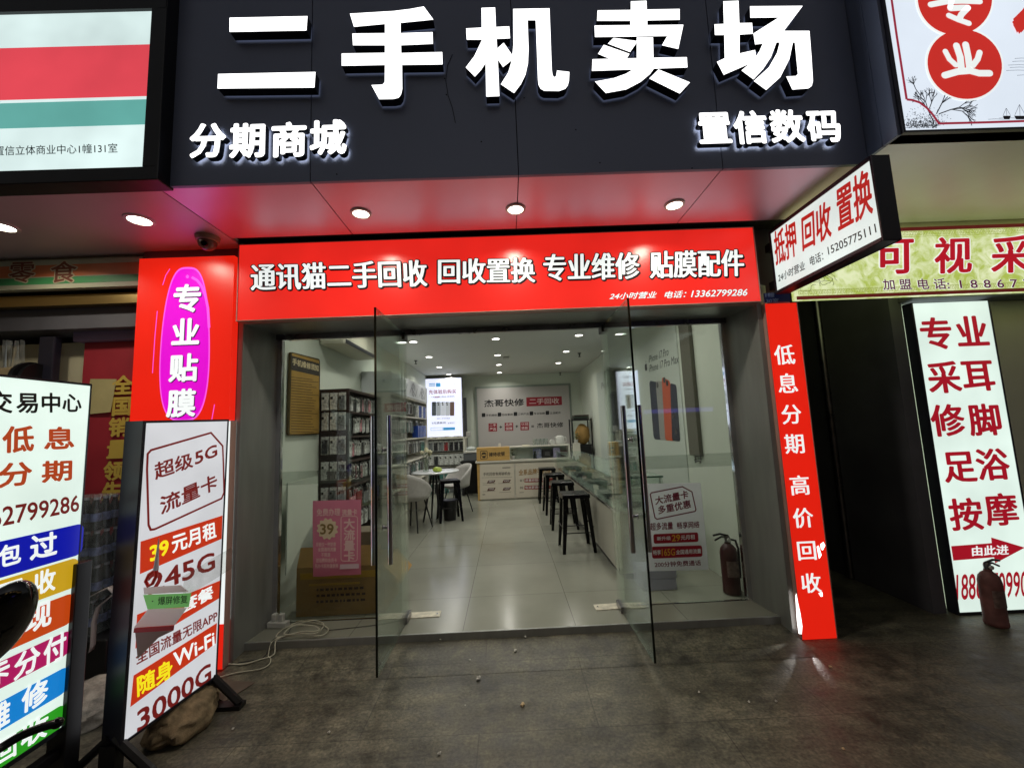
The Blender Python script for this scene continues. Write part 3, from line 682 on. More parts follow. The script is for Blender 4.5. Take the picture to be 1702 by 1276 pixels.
# plum coloured box, dark red panel and gold characters
MBx = MB().box(-3.39, -2.66, 3.2, 3.34, 2.325, 2.60); tag(MBx.build('shutter_box', paint('dusty plum grey metal', (134, 118, 146), .6, var=.1), bevel=.01), 'plum grey shutter box above the dark red panel', 'shutter box')
gp = thing('promo_panel', 'dark red panel with a column of gold characters behind the boards', 'panel', (-3.0, 3.26, 0))
MB().box(-3.34, -2.66, 3.25, 3.29, .002, 2.324).build('panel', paint('dark red panel', (158, 40, 52), .55, var=.15, vscale=3), gp)
fg = facY(3.24); m1 = MB()
put_chars(m1, '全国销量领先', fg, [(205, 640), (203, 674.5), (198.5, 709.5), (195.5, 746), (190, 782), (187, 816)], 33, 31, .045, 1, .004)
m1.build('lettering', paint('dull gold foil', (226, 196, 92), .4, metal=.3, emit=None), gp)
tag(MB().slab((-3.29, 3.237, 1.75), (-3.08, 3.225, 1.76), (-3.06, 3.237, 2.02), (-3.27, 3.243, 2.03), (0, -1, 0), .002).build('paper_notice', paint('yellowed paper', (178, 168, 118), .7, var=.1)), 'blank yellowed paper stuck on the dark red panel', 'paper')
tag(MB().box(-4.6, -3.35, 3.30, 3.36, .002, 2.34).build('partition', M['beige_wall']), 'beige partition in the snack shop behind the wrapped goods', 'partition')
# wrapped goods above the left board
M['film'] = glass('clear wrapping film', (.82, .82, .78), milk=.2); M['film_bottle'] = glass('bottle pack film', (.85, .85, .88), milk=.1); M['film_thin'] = glass('thin clear film', (.8, .8, .82), milk=.05)
wr = thing('wrapped_fan', 'roll of goods in clear film standing in the snack shop', 'goods', (-3.6, 3.1, 1.6))
MB().tube([(-4.4, 3.12, 1.98), (-3.62, 3.12, 2.02)], .11, 20).build('roll', paint('brown roll', (140, 126, 96), .5, var=.2), wr, smooth=True)
MB().tube([(-3.61, 3.12, 2.02), (-3.58, 3.12, 2.02)], .135, 20).tube([(-3.555, 3.12, 2.02), (-3.53, 3.12, 2.02)], .12, 20).build('end_disc', M['black'], wr, smooth=True)
m1 = MB(); m1.box(-3.58, -3.46, 3.14, 3.2, .002, 2.36); m1.box(-4.02, -3.94, 3.14, 3.2, .002, 2.42); m1.build('post', M['box_dark'], wr, bevel=.01)
m1 = MB(); rr = random.Random(3)
for k in range(12):
    x = -3.97 + k * .028; m1.add([(x, 3.13 - rr.random() * .04, 2.06), (x + .03, 3.13 - rr.random() * .04, 2.06), (x + .02, 3.12 - rr.random() * .05, 2.32), (x - .01, 3.12 - rr.random() * .04, 2.33)], [(0, 1, 2, 3)])
m1.build('film', M['film'], wr)
# stacked shrink wrapped bottle packs
M['bottle_dark'] = paint('dark tinted bottle', (22, 22, 30), .15, var=.4, vscale=12); M['bottle_cap'] = paint('bottle cap', (170, 170, 180), .4); M['bottle_label'] = paint('bottle label', (104, 112, 150), .4, var=.6, vscale=30)
def bottle_pack(x, y, z, nx, ny, label):
    t = thing('bottle_pack', label, 'bottles', (x, y, z), 'shrink wrapped bottle packs beside the boards')
    b, c, lb_ = MB(), MB(), MB()
    for i in range(nx):
        for j in range(ny):
            cx, cy = x + (i - (nx - 1) / 2) * .068, y + (j - (ny - 1) / 2) * .068
            b.lathe((cx, cy, z), [(.031, .0), (.033, .01), (.031, .08), (.033, .13), (.014, .19), (.013, .205)], 10); lb_.lathe((cx, cy, z), [(.0338, .06), (.0338, .115)], 10); c.lathe((cx, cy, z), [(.015, .205), (.015, .222)], 10)
    b.build('bottles', M['bottle_dark'], t, smooth=True); lb_.build('bottle_labels', M['bottle_label'], t, smooth=True); c.build('caps', M['bottle_cap'], t)
    w_, d_ = nx * .068 + .006, ny * .068 + .006
    m = MB(); m.box(x - w_ / 2, x + w_ / 2, y - d_ / 2, y + d_ / 2, z - .0005, z + .2255); m.build('wrap', M['film_bottle'], t)
MB_ = MB().box(-3.25, -2.68, 2.88, 3.2, .002, .24); tag(MB_.build('crate_stand', M['black'], bevel=.01), 'low black stand under the bottle packs', 'stand')
names = ['lowest', 'second', 'third', 'fourth', 'topmost']
for k in range(4): bottle_pack(-3.0 + .015 * (k % 2), 3.03, .242 + k * .228, 5 - (k == 3), 3, ['lowest', 'second', 'third', 'topmost'][k] + ' of the dark bottle packs stacked between the two boards')
# folded clear plastic flap
fl_m = MB(); pts = [onY(*p, 2.75) for p in [(133, 1000), (160, 985), (178, 977), (188, 987), (160, 1010), (152, 1035), (150, 1075), (147, 1085)]]
P2 = [p + V((0, .035, .006)) for p in pts]; n = len(pts); fl_m.add(pts + P2, [(i, i + 1, n + i + 1, n + i) for i in range(n - 1)])
fp_ = fl_m.build('plastic_sheet', paint('pale bent plastic sheet', (150, 140, 138), .35), smooth=True)
md = fp_.modifiers.new('thick', 'SOLIDIFY'); md.thickness = .004
tag(fp_, 'bent pale plastic sheet sticking out beside the dark bottles', 'plastic sheet')
# security camera
ccp = onZ(340, 390, ZS)
cc = thing('security_camera', 'small dome security camera under the soffit above the magenta sign', 'camera', tuple(ccp))
MB().lathe((ccp.x, ccp.y + .03, ZS - .004), [(.075, 0), (.07, -.03), (.06, -.035)], 24).build('base', paint('cream plastic', (150, 142, 112), .35), cc, smooth=True)
MB().ball((ccp.x, ccp.y + .03, ZS - .04), (.058, .058, .062)).build('dome', paint('smoked cream dome', (110, 98, 78), .2), cc, smooth=True)
MB().lathe((ccp.x + .02, ccp.y - .018, ZS - .075), [(.018, 0), (.018, .02), (.0, .022)], 14, (.3, -1, -.3)).build('lens', M['black_gloss'], cc, smooth=True)

# ------------------------------------------------------------------ massage shop on the right
ms = thing('massage_shop', 'massage shop with dark corridor entrance and pale green soffit', 'shop', (4, 3, 0))
ZR = onY(1499, 222, 1.975).z
MB().box(2.15, 9, 1.99, 2.98, ZR, ZR + .02).build('soffit', M['soffit_right'], ms)
MB().box(2.128, 2.148, 2.075, 2.99, ZR - .002, 5.2).box(2.128, 2.146, 1.985, 2.07, ZR - .002, 5.2).build('return_wall', M['fascia'], ms)
MB().box(2.185, 9, 2.99, 3.25, 2.90, ZR + .3).build('wall', M['beige_wall'], ms)
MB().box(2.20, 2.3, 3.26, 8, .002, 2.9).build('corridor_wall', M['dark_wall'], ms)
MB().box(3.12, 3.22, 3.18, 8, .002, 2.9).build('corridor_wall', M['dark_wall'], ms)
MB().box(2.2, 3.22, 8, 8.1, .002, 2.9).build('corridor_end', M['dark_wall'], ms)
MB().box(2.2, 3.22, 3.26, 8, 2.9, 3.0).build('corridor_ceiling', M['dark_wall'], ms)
MB().box(3.23, 9, 3.25, 3.4, .002, 2.88).build('front_wall', paint('cream plaster painted as lit', (232, 232, 208), .6, var=.06, vscale=2, bump=.03), ms)  # lamp light under the soffit is put into this paler plaster colour
MB().box(3.2, 9, 3.06, 3.24, 2.38, 2.46).build('dark_rail', M['dark_wall'], ms)
m = MB()
for z_ in (1.9, 2.3): m.tube([(2.312, 3.4, z_), (2.312, 7.9, z_)], .014, 8)
m.tube([(3.105, 3.9, .01), (3.105, 3.9, 2.88)], .03, 10); m.build('conduit', M['steel_dull'], ms, smooth=True)
MB().box(3.06, 3.12, 4.6, 5.5, .002, 2.1).box(3.045, 3.06, 4.55, 5.55, 2.1, 2.16).build('side_door', paint('grey green steel door', (120, 124, 120), .5, var=.1), ms)
MB().box(2.3, 2.34, 3.6, 3.95, 1.3, 1.75).build('meter_box', M['steel_dull'], ms, bevel=.006)
# right top lightbox
tl = thing('gourd_sign', 'white lightbox with red gourd shape and ink wash landscape', 'shop sign', (3.2, 2, ZR))
ft = facY(1.975)
XL, ZB = 2.158, ZR + .012
MB().box(XL, 4.2, 1.975, 2.05, ZB, 4.6).build('face_panel', backlit('backlit pale blue white', (222, 232, 244), 1.0, .3, .06), tl)
MB().box(XL - .012, 4.2, 1.968, 2.06, ZB - .012, ZB).box(XL - .012, XL, 1.968, 2.06, ZB, 4.6).build('frame', M['box_dark'], tl)
m1 = MB()
seg_px(m1, ft, [(1478, -25), (1490, 60), (1506.5, 166)], .013, .0015)
arc = [(1506.5, 166), (1516, 167), (1528, 171), (1540, 180), (1549, 190), (1556, 200), (1560.5, 206)]
seg_px(m1, ft, arc, .013, .0016); seg_px(m1, ft, [(1560, 206), (1640, 204), (1730, 201)], .013, .0017)
m1.build('border', backlit('backlit maroon', (160, 40, 62), .8), tl)
red_g = backlit('backlit warm red', (204, 44, 36), .9)
def disc_pts(cx, cy, rx, ry, rot=0, n=48): return [(cx + rx * math.cos(6.28319 * k / n) * math.cos(rot) - ry * math.sin(6.28319 * k / n) * math.sin(rot), cy + rx * math.cos(6.28319 * k / n) * math.sin(rot) + ry * math.sin(6.28319 * k / n) * math.cos(rot)) for k in range(n)]
m1 = MB(); poly_px(m1, ft, disc_pts(1602.5, 108, 65.5, 60, .35), .002); poly_px(m1, ft, disc_pts(1586, -1, 65, 63, .3), .0024); m1.build('gourd_rim', M['white_lit'], tl)
m1 = MB(); poly_px(m1, ft, disc_pts(1602.5, 108, 62.5, 57, .35), .003); poly_px(m1, ft, disc_pts(1586, -1, 62, 60, .3), .0034); m1.build('gourd', red_g, tl)
m1 = MB()   # rounded brush characters
def stroke(pts, w): seg_px(m1, ft, pts, w, .0046)
def cap(px, py, r): P = ft.at(px, py, .0046); m1.lathe(P, [(r, 0), (r, .0002)], 12, ft.n)
bl_ = lambda x, y: (1500 + x / 5.8, y / 5.8)
def brush(pts, w):
    q = [bl_(*p) for p in pts]; stroke(q, w); cap(*q[0], w / 2); cap(*q[-1], w / 2)
brush([(265, 55), (420, 25), (560, 20), (735, 25)], .034); brush([(455, 90), (560, 85), (620, 85)], .036); brush([(620, 88), (560, 150), (540, 190)], .034); brush([(440, 160), (530, 200), (630, 235)], .032)
brush([(330, -60), (520, -75), (690, -60)], .03); brush([(520, -160), (480, -40), (450, 80)], .03)
m1.build('brush_character', M['white_lit'], tl); m1 = MB()
brush([(405, 505), (445, 580), (505, 635)], .030); brush([(512, 450), (548, 560), (560, 680)], .037); brush([(600, 440), (625, 560), (640, 680)], .037); brush([(735, 515), (715, 580), (670, 640)], .032)
brush([(400, 735), (520, 700), (640, 690), (730, 715), (830, 715)], .038); m1.build('brush_character', M['white_lit'], tl)
m1 = MB(); put_line(m1, '采', ft, (1681, 66), (1800, 60), (1681, -130), .05, 1.2, .003); m1.build('red_character', red_g, tl)
m1 = MB(); rb = random.Random(11)   # ink drawn bushes, branches, ripples and boats
def twig(x, y, a, ln, d):
    if d == 0 or ln < 3: return
    x2, y2 = x + math.cos(a) * ln, y - math.sin(a) * ln
    if x2 > 1499 and y2 < 212: seg_px(m1, ft, [(x, y), (x2, y2)], .0016 + .0008 * d, .0012)
    for _ in range(3 if d > 2 else 2): twig(x2, y2, a + rb.uniform(-.8, .7), ln * rb.uniform(.55, .85), d - 1)
twig(1552, 205, 2.0, 22, 5); twig(1556, 190, 1.1, 20, 5); twig(1560, 190, .35, 22, 5); twig(1530, 160, 2.2, 14, 4)
for _ in range(620):
    t = rb.random() ** .6; x = 1502 + rb.random() * 55 + rb.random() * 30 * (1 - t); y = 213 - (1 - t) * 40 * rb.random() - rb.random() * 6
    if y > 166 + (x - 1500) * .25 and x > 1501 + (y - 200) * .1:
        a = rb.random() * 3.1; seg_px(m1, ft, [(x, y), (x + 2.2 * math.cos(a), y + 2.2 * math.sin(a))], .0022, .0012)
for y, xa, xb in [(98, 1686, 1710), (103, 1682, 1712), (109, 1675, 1712), (113, 1678, 1711), (118, 1672, 1712), (126, 1690, 1712), (199, 1642, 1668), (197, 1660, 1690)]: seg_px(m1, ft, [(xa, y), ((xa + xb) / 2, y - .8), (xb, y)], .002, .0012)
for bx_, s in ((1673, .75), (1695, 1.1)):
    poly_px(m1, ft, [(bx_ - 9 * s, 193), (bx_ + 9 * s, 193), (bx_ + 6 * s, 199), (bx_ - 6 * s, 199)], .0012); seg_px(m1, ft, [(bx_, 193), (bx_ - 1, 193 - 17 * s)], .002, .0012)
    seg_px(m1, ft, [(bx_ - 1, 193 - 17 * s), (bx_ - 8 * s, 192)], .002, .0012); seg_px(m1, ft, [(bx_ - 1, 193 - 17 * s), (bx_ + 8 * s, 192)], .002, .0012)
m1.build('ink_drawing', paint('grey ink', (92, 92, 108), .6), tl)
# green sign above the corridor
gs = thing('green_sign', 'pale green sign with red fretwork border and red characters', 'shop sign', (3.2, 2.95, 2.36))
fg2 = facY(2.93); zg0, zg1 = 2.368, 2.888
M['green_face'] = backlit('backlit pale green', (204, 218, 128), .95, .35, 0)
def mottle(m, ca, cb, scale):
    t = m.node_tree; n = t.nodes.new('ShaderNodeTexNoise'); n.inputs['Scale'].default_value = scale; n.inputs['Detail'].default_value = 8; n.inputs['Roughness'].default_value = .65; n.inputs['Distortion'].default_value = 1.2
    tc = t.nodes.new('ShaderNodeTexCoord'); t.links.new(tc.outputs['Object'], n.inputs['Vector']); r = t.nodes.new('ShaderNodeValToRGB'); e = r.color_ramp.elements
    e[0].position = .38; e[0].color = (*lin(ca), 1); e[1].position = .62; e[1].color = (*lin(cb), 1); t.links.new(n.outputs[0], r.inputs[0]); t.links.new(r.outputs[0], t.nodes['Principled BSDF'].inputs['Emission Color'])
mottle(M['green_face'], (172, 190, 84), (228, 236, 190), 9)
M['fret'] = backlit('backlit olive fret', (150, 160, 70), .8)
MB().box(2.195, 4.6, 2.93, 2.985, zg0, zg1).build('face_panel', M['green_face'], gs)
MB().box(2.19, 4.6, 2.924, 2.93, zg0 - .004, zg0 + .02).box(2.19, 4.6, 2.924, 2.93, zg1 - .02, zg1 + .006).build('border', paint('maroon border', (112, 34, 30), .4, emit=lin((112, 34, 30)), es=.5), gs)
m1 = MB()
for z in (zg0 + .045, zg1 - .045):
    for k in range(64):
        x = 2.21 + k * .036; a = [V((x, 2.9285, z - .016)), V((x, 2.9285, z + .016)), V((x + .026, 2.9285, z + .016)), V((x + .026, 2.9285, z - .008)), V((x + .01, 2.9285, z - .008)), V((x + .01, 2.9285, z + .006)), V((x + .018, 2.9285, z + .006))]
        seg(m1, fg2, a, .0035)
    m1.box(2.196, 4.6, 2.9284, 2.93, z - .023, z - .0205).box(2.196, 4.6, 2.9284, 2.93, z + .0205, z + .023)
m1.build('fretwork', M['fret'], gs)
m1, m2 = MB(), MB()
for ch, a, b, c in [('可', (1455, 457), (1519, 455), (1455, 399)), ('视', (1552, 456), (1615, 454), (1552, 395)), ('采', (1646, 455), (1712, 453), (1646, 393))]:
    put_line(m2, ch, fg2, a, b, c, .06, 1.3, .0025, ref=.03); put_line(m1, ch, fg2, a, b, c, .028, 1.5, .004)
m2.build('outline', M['white_lit'], gs); m1.build('lettering', backlit('backlit crimson', (186, 22, 40), .85), gs)
m1, m2 = MB(), MB()
for ch, x in zip('加盟电话:1886779', [1477, 1504, 1533, 1561, 1580, 1597, 1619, 1641, 1663, 1685, 1707, 1729]):
    y = 473 - (x - 1477) * .012; wd = 20 if ord(ch) > 999 else 24
    put_chars(m2, ch, fg2, [(x + (0 if ord(ch) > 999 else 5), y)], wd, 18, .05, 1, .0025, 0); put_chars(m1, ch, fg2, [(x + (0 if ord(ch) > 999 else 5), y)], wd, 18, .02, 1, .004)
m2.build('number_outline', M['white_lit'], gs); m1.build('number_lettering', backlit('backlit plum', (96, 36, 66), .8), gs)
m1 = MB(); rb = random.Random(5)
def vine(x, y, a, n):
    pts = []
    for k in range(n): pts.append((x, y)); a += rb.uniform(-.9, .9); x += 5 * math.cos(a); y -= 4 * math.sin(a)
    pts = [p for p in pts if 1322 < p[0] < 1420 and 440 < p[1] < 486]
    if len(pts) > 1: seg_px(m1, fg2, pts, .003, .0015)
for k in range(9): vine(1335 + k * 7, 476 - rb.random() * 14, rb.uniform(0, 3), 10)
m1.build('vine_drawing', paint('brown ink', (96, 90, 40), .5), gs)
# tall white sign
ws = thing('massage_board', 'tall white lightbox with two columns of red characters and arrow', 'shop sign', (3.6, 3.17, 0))
fw = facY(3.14); M['white_green'] = backlit('pale green white lit acrylic', (222, 240, 230), 1.0, .3, .13); M['red_brush'] = backlit('backlit brush red', (176, 22, 40), .75)
MB().box(3.272, 3.885, 3.14, 3.21, .022, 2.36).build('face_panel', M['white_green'], ws)
MB().box(3.26, 3.272, 3.136, 3.215, .002, 2.366).box(3.885, 3.897, 3.136, 3.215, .002, 2.366).box(3.272, 3.885, 3.136, 3.215, .002, .022).build('frame', M['box_dark'], ws)
m1 = MB()
pos = dict(zip('专业采耳修脚足浴按摩', [(1556, 554), (1615, 551), (1568.6, 626.5), (1625, 623), (1575, 698), (1637, 697), (1594, 774.5), (1649, 771), (1605, 854), (1664, 846)]))
for ch, c in pos.items(): put_chars(m1, ch, fw, [c], 53, 53, .03, 1.35, .002)
put_line(m1, '1886770990', fw, (1589, 997), (1708, 991), (1589, 954), .02, 1.3, .002)
m1.build('lettering', M['red_brush'], ws)
m1 = MB(); P = [(1580.4, 907), (1647.8, 902), (1646.7, 892.5), (1703, 909.5), (1653.6, 935.6), (1651.7, 925.5), (1584, 931)]; poly_px(m1, fw, P, .002); m1.build('arrow', M['red_brush'], ws)
m1 = MB(); put_line(m1, '由此进', fw, (1615, 923.5), (1676, 921), (1614, 907), .025, 1.3, .004); m1.build('arrow_lettering', M['white_lit'], ws)
# fire extinguishers
def extinguisher(loc, label, body, rz=0, s=1., hose=True):
    t = thing('fire_extinguisher', label, 'fire extinguisher', loc); x, y, z = loc; L_ = lambda p: [(r * s, h * s) for r, h in p]
    MB().lathe((x, y, z), L_([(.066, .0), (.072, .008), (.072, .03), (.07, .034), (.07, .33), (.062, .37), (.045, .395), (.026, .41), (.024, .425)]), 28).build('cylinder', body, t, smooth=True)
    c = math.cos(rz); sn_ = math.sin(rz); D = lambda a, h, b=0: (x + (a * c - b * sn_) * s, y + (a * sn_ + b * c) * s, z + h * s)
    vv_ = MB().lathe((x, y, z + .425 * s), L_([(.022, 0), (.024, .03), (.018, .05)]), 14).build('valve', M['steel_dull'], t, smooth=True)
    m = MB(); m.tube([D(-.02, .462), D(.05, .468), D(.11, .44)], .008 * s, 8); m.tube([D(-.01, .475), D(.06, .492), D(.12, .482)], .009 * s, 8); m.build('lever', M['black'], vv_, smooth=True)
    if hose: MB().tube([D(-.02, .445), D(-.07, .43), D(-.088, .36), D(-.084, .2), D(-.082, .12)], .0095 * s, 10).build('hose', M['black'], t, smooth=True)
    m = MB(); n_ = 10; P_ = [(x + .0728 * s * math.cos(-1.57 + (k / n_ - .5) * 1.6 + rz * 0), y + .0728 * s * math.sin(-1.57 + (k / n_ - .5) * 1.6)) for k in range(n_ + 1)]
    m.add([(a_, b_, z + h_ * s) for h_ in (.15, .28) for a_, b_ in P_], [(k, k + 1, n_ + 2 + k, n_ + 1 + k) for k in range(n_)]); m.build('label', paint('faded extinguisher label', (120, 98, 92), .5, var=.5, vscale=40), t, fix=False)
    MB().lathe((x, y - .024 * s, z + .445 * s), L_([(.016, 0), (.016, .012), (.0, .013)]), 14, (0, -1, 0)).build('gauge', M['plastic_white'], vv_)
    return t
e1 = extinguisher(tuple(onZ(1668, 1043, 0) + V((0, .04, .002))), 'worn red fire extinguisher on the pavement before the white massage board', M['red_rust'], .1, .88, False)

# ------------------------------------------------------------------ pavement light boxes on the left
def board(cor, name, label, thick, post=None):
    """cor: near top, far top, far bottom, near bottom corners (world) of the lit face"""
    A, B, C_, D = cor; c = (C_ + D) / 2; t = thing(name, label, 'sign board', (c.x, c.y, 0))
    u = (C_ - D).normalized(); vv = (A - D).normalized(); n = u.cross(vv).normalized()
    f = Fr(D, u, n.cross(u)); return t, f, n, u
A, B, C_, D = onY(242, 703, 2.06), onY(379, 704, 2.545), onY(358, 1122, 2.52), onY(205, 1232, 2.05)
t5, f5, n5, u5 = board((A, B, C_, D), 'data_plan_board', 'white standing lightbox with red writing about phone data plans', .1)
C_ = D + (C_ - D); B = A + (C_ - D)
M['board_white'] = backlit('grey white lit acrylic', (206, 208, 212), .95, .3, .13)
TH = .1
MB().slab(D, C_, B, A, n5, TH - .004).build('face_panel', M['board_white'], t5)
m1 = MB(); w_ = .014
def rim(a, b, nrm, th, wd, out):
    o = V(out).normalized() * wd; m1.slab(a + o, b + o, b, a, nrm, th) if False else m1.add([a + nrm * .004, b + nrm * .004, b + o + nrm * .004, a + o + nrm * .004, a - nrm * th, b - nrm * th, b + o - nrm * th, a + o - nrm * th], [(0, 1, 2, 3), (7, 6, 5, 4), (0, 4, 5, 1), (1, 5, 6, 2), (2, 6, 7, 3), (3, 7, 4, 0)])
v5 = (A - D).normalized()
rim(D - v5 * .02, A + v5 * .012, n5, TH, .016, -u5); rim(C_ - v5 * .02, B + v5 * .012, n5, TH, .008, u5); rim(A, B, n5, TH, .012, v5); rim(D, C_, n5, TH, .012, -v5)
m1.build('frame', M['box_dark'], t5)
for e_, nm in ((D, 'stand_foot'), (C_, 'stand_foot')):
    g0 = V((e_.x - .05, e_.y, 0)); m1 = MB()
    m1.cbox(g0 + V((0, 0, e_.z / 2 + .005)), (.07, .05, e_.z - .02)); m1.tube([g0 + V((.01, 0, e_.z + .02)), g0 + V((.19, 0, .025))], .02, 6); m1.tube([g0 + V((-.01, 0, e_.z + .02)), g0 + V((-.19, 0, .025))], .02, 6)
    m1.cbox(g0 + V((0, 0, .012)), (.42, .06, .022)); m1.build(nm, M['black'], t5)
M['red_board'] = backlit('backlit brick red', (196, 52, 22), .85); M['maroon_ink'] = backlit('backlit maroon ink', (122, 30, 28), .7); M['yellow_ink'] = backlit('backlit yellow', (246, 226, 30), .95)
def zb_(x, y): return (x / 2.5733, 780 + y / 2.5733)     # from the 1158 px enlargement
def zt_(x, y): return (x / 3.1911, 400 + y / 3.1911)
def zz(x, y): return (200 + x / 6.38, 840 + y / 6.38)
m1 = MB()
for pts in ([(600, 308), (951, 196), (947, 296), (597, 447)], [(585, 620), (940, 474), (936, 550), (578, 765)], [(570, 880), (927, 655), (922, 742), (556, 1015)]): poly_px(m1, f5, [zb_(*p) for p in pts], .0015)
m1.build('red_band', M['red_board'], t5)
m1 = MB(); fr5 = [zt_(1118, 1018), zt_(1180, 1088), zt_(1184, 1190), (372, 818), (368, 828), (257, 879), (250, 880), (246.5, 872), (244, 780), zt_(782, 1130), zt_(800, 1110)]
seg_px(m1, f5, fr5, .011, .0015, True)
put_line(m1, '超级', f5, zt_(822, 1270), zt_(1025, 1200), zt_(812, 1180), .03, 1, .0018); put_line(m1, '5G', f5, zt_(1033, 1190), zt_(1152, 1140), zt_(1030, 1122), .03, 1, .0018)
put_line(m1, '流量卡', f5, zb_(686, 197), zb_(930, 82), zb_(680, 118), .03, 1, .0018)
for s, a, b, c in [('245G', zb_(632, 540), zb_(920, 425), zb_(628, 450)), ('全国流量无限APP', zb_(580, 838), zb_(930, 645), zb_(578, 780)), ('3000G', zb_(585, 1128), zb_(903, 898), zb_(583, 1035))]:
    put_line(m1, s, f5, a, b, c, .03, 1, .0018)
m1.build('lettering', M['maroon_ink'], t5)
m1 = MB(); put_line(m1, '39', f5, zb_(640, 397), zb_(722, 358), zb_(636, 330), .045, 1, .003); put_line(m1, '随身', f5, zb_(585, 975), zb_(738, 885), zb_(582, 885), .04, 1, .003); m1.build('yellow_lettering', M['yellow_ink'], t5)
m1 = MB(); put_line(m1, '元月租', f5, zb_(735, 360), zb_(925, 290), zb_(730, 282), .035, 1, .003); put_line(m1, '套餐', f5, zb_(770, 622), zb_(912, 548), zb_(768, 560), .035, 1, .003); put_line(m1, 'Wi-Fi', f5, zb_(742, 850), zb_(917, 750), zb_(738, 785), .025, 1, .003); m1.build('white_lettering', M['white_lit'], t5)
# leaflet box hung on the board
Yl = 2.045; fL = facY(Yl)
lt = thing('leaflet_box', 'small open leaflet box with green label hung on the data plan board', 'leaflet box', tuple(fL.at(270, 1040)))
pw_ = mat('white card', (.85, .85, .87), .5)
translucent(pw_, (.95, .95, .97), .75)
m1 = MB(); m1.slab(*[fL.at(*p) for p in [(222, 1043), (290, 1038), (310, 1010), (246, 1012)]], fL.n, .004); m1.slab(*[fL.at(*p, .002) for p in [(240, 987), (313, 983), (300, 972), (239, 976)]], fL.n, .004); m1.build('card_flap', pw_, lt)
m1 = MB(); m1.slab(*[fL.at(*p, .003) for p in [(246, 1011.5), (312, 1009), (323, 1001), (314, 984), (239, 987.5)][:0] or [(246, 1011.5), (314, 1008), (318, 985), (239, 988)]], fL.n, .003); m1.build('green_label', paint('glowing green card', (130, 214, 118), .5, emit=lin((130, 214, 118)), es=.25), lt)  # plain card with a faint glow put into its material
m1 = MB(); put_line(m1, '爆屏修复', fL, (264, 1004.5), (313, 1001), (264, 991), .01, 1, .0045); m1.lathe(fL.at(255, 998, .0045), [(.003, 0), (.003, .0002)], 10, (0, -1, 0)); m1.build('lettering', paint('dark green print', (30, 74, 34), .5), lt)
m1 = MB(); m1.slab(*[fL.at(*p, .001) for p in [(222, 1051), (288, 1047), (289, 1039), (223, 1043.5)]], fL.n, .004); m1.build('red_base', paint('red card', (190, 24, 24), .5), lt)
m1 = MB(); m1.slab(*[fL.at(*p, -.002) for p in [(228, 1095), (262, 1060), (287, 1048), (224, 1051)]], fL.n, .003); m1.build('brown_tongue', paint('translucent brown sleeve', (150, 110, 92), .4), lt)
m1 = MB(); rb = random.Random(9); g = [[fL.at(298 + i * 7.5, 984 - i * 5 - j * 8 + (0 if j else 14), -.02 - .1 * i / 8 + rb.uniform(-.012, .012)) for j in range(4)] for i in range(9)]
vs = [p for r_ in g for p in r_]; m1.add(vs, [(i * 4 + j, (i + 1) * 4 + j, (i + 1) * 4 + j + 1, i * 4 + j + 1) for i in range(8) for j in range(3)])
bag = m1.build('plastic_bag', M['film'], lt, smooth=True)
pen = thing('scissors', 'white pointed blade with red handle hung on the data plan board', 'scissors', tuple(fL.at(262, 950)))
m1 = MB(); m1.tube([fL.at(262, 946, .01), fL.at(267, 893, .01)], .011, 8, r1=.0012); m1.build('blade', paint('pale steel', (214, 210, 222), .3), pen)
m1 = MB(); m1.tube([fL.at(263, 946, .01), fL.at(263, 956, .012), fL.at(257, 968, .012), fL.at(250, 972, .012), fL.at(246, 964, .012), fL.at(251, 953, .011), fL.at(261, 946, .01)], .0075, 8); m1.build('handle', paint('red plastic', (236, 60, 50), .35), pen, smooth=True)

# the other board at the edge of the photo
XB = -2.0
A, B = onX(-70, 622, XB), onX(150, 640, XB); ytop = onX(150, 640, XB).z
yn, yf = 1.36, 1.985; zbot, ztop = .29, 1.79
tL, fLb, nL, uL = board((V((XB, yn, ztop)), V((XB, yf, ztop)), V((XB, yf, zbot)), V((XB, yn, zbot))), 'service_board', 'white standing lightbox with coloured bands of writing and a black stand', .1)
MB().box(XB - .096, XB, yn, yf, zbot, ztop).build('face_panel', M['white_green'], tL)
m1 = MB(); m1.box(XB - .1, XB + .004, yn - .015, yn, zbot - .015, ztop + .01).box(XB - .1, XB + .003, yf, yf + .006, zbot - .015, ztop + .01).box(XB - .1, XB + .003, yn, yf, ztop, ztop + .01).box(XB - .1, XB + .004, yn, yf, zbot - .02, zbot)
m1.build('frame', M['box_dark'], tL)
pz = onX(130, 937, XB + .02).z
MB().box(XB - .06, XB + .02, yf - .02, yf + .05, .002, pz).box(XB - .06, XB + .02, yn - .06, yn + .01, .002, pz).build('stand_post', M['black'], tL, bevel=.004)
MB().box(XB - .3, XB + .3, yf - .01, yf + .04, .001, .03).box(XB - .3, XB + .3, yn - .05, yn, .001, .03).box(XB - .04, XB, yn, yf - .02, .16, .2).build('stand_foot', M['black'], tL, bevel=.003)
bands = [((0, 928), (142, 868), (133, 921), (0, 957), 'blue', (12, 22, 170)), ((0, 974), (131, 925), (127, 974), (0, 1012), 'ochre', (206, 164, 30)), ((0, 1035), (124, 983), (119, 1034), (0, 1074), 'brick', (200, 72, 20)),
         ((0, 1098), (120, 1044), (115, 1085), (0, 1153), 'berry', (178, 28, 96)), ((0, 1168), (115, 1104), (111, 1148), (0, 1224), 'azure', (22, 132, 214)), ((0, 1236), (111, 1165), (103, 1207), (0, 1276), 'green', (44, 158, 32))]
def ext_l(p, q, x=-75): k = (q[1] - p[1]) / (q[0] - p[0]); return (x, p[1] + (x - p[0]) * k)
BAND = {}
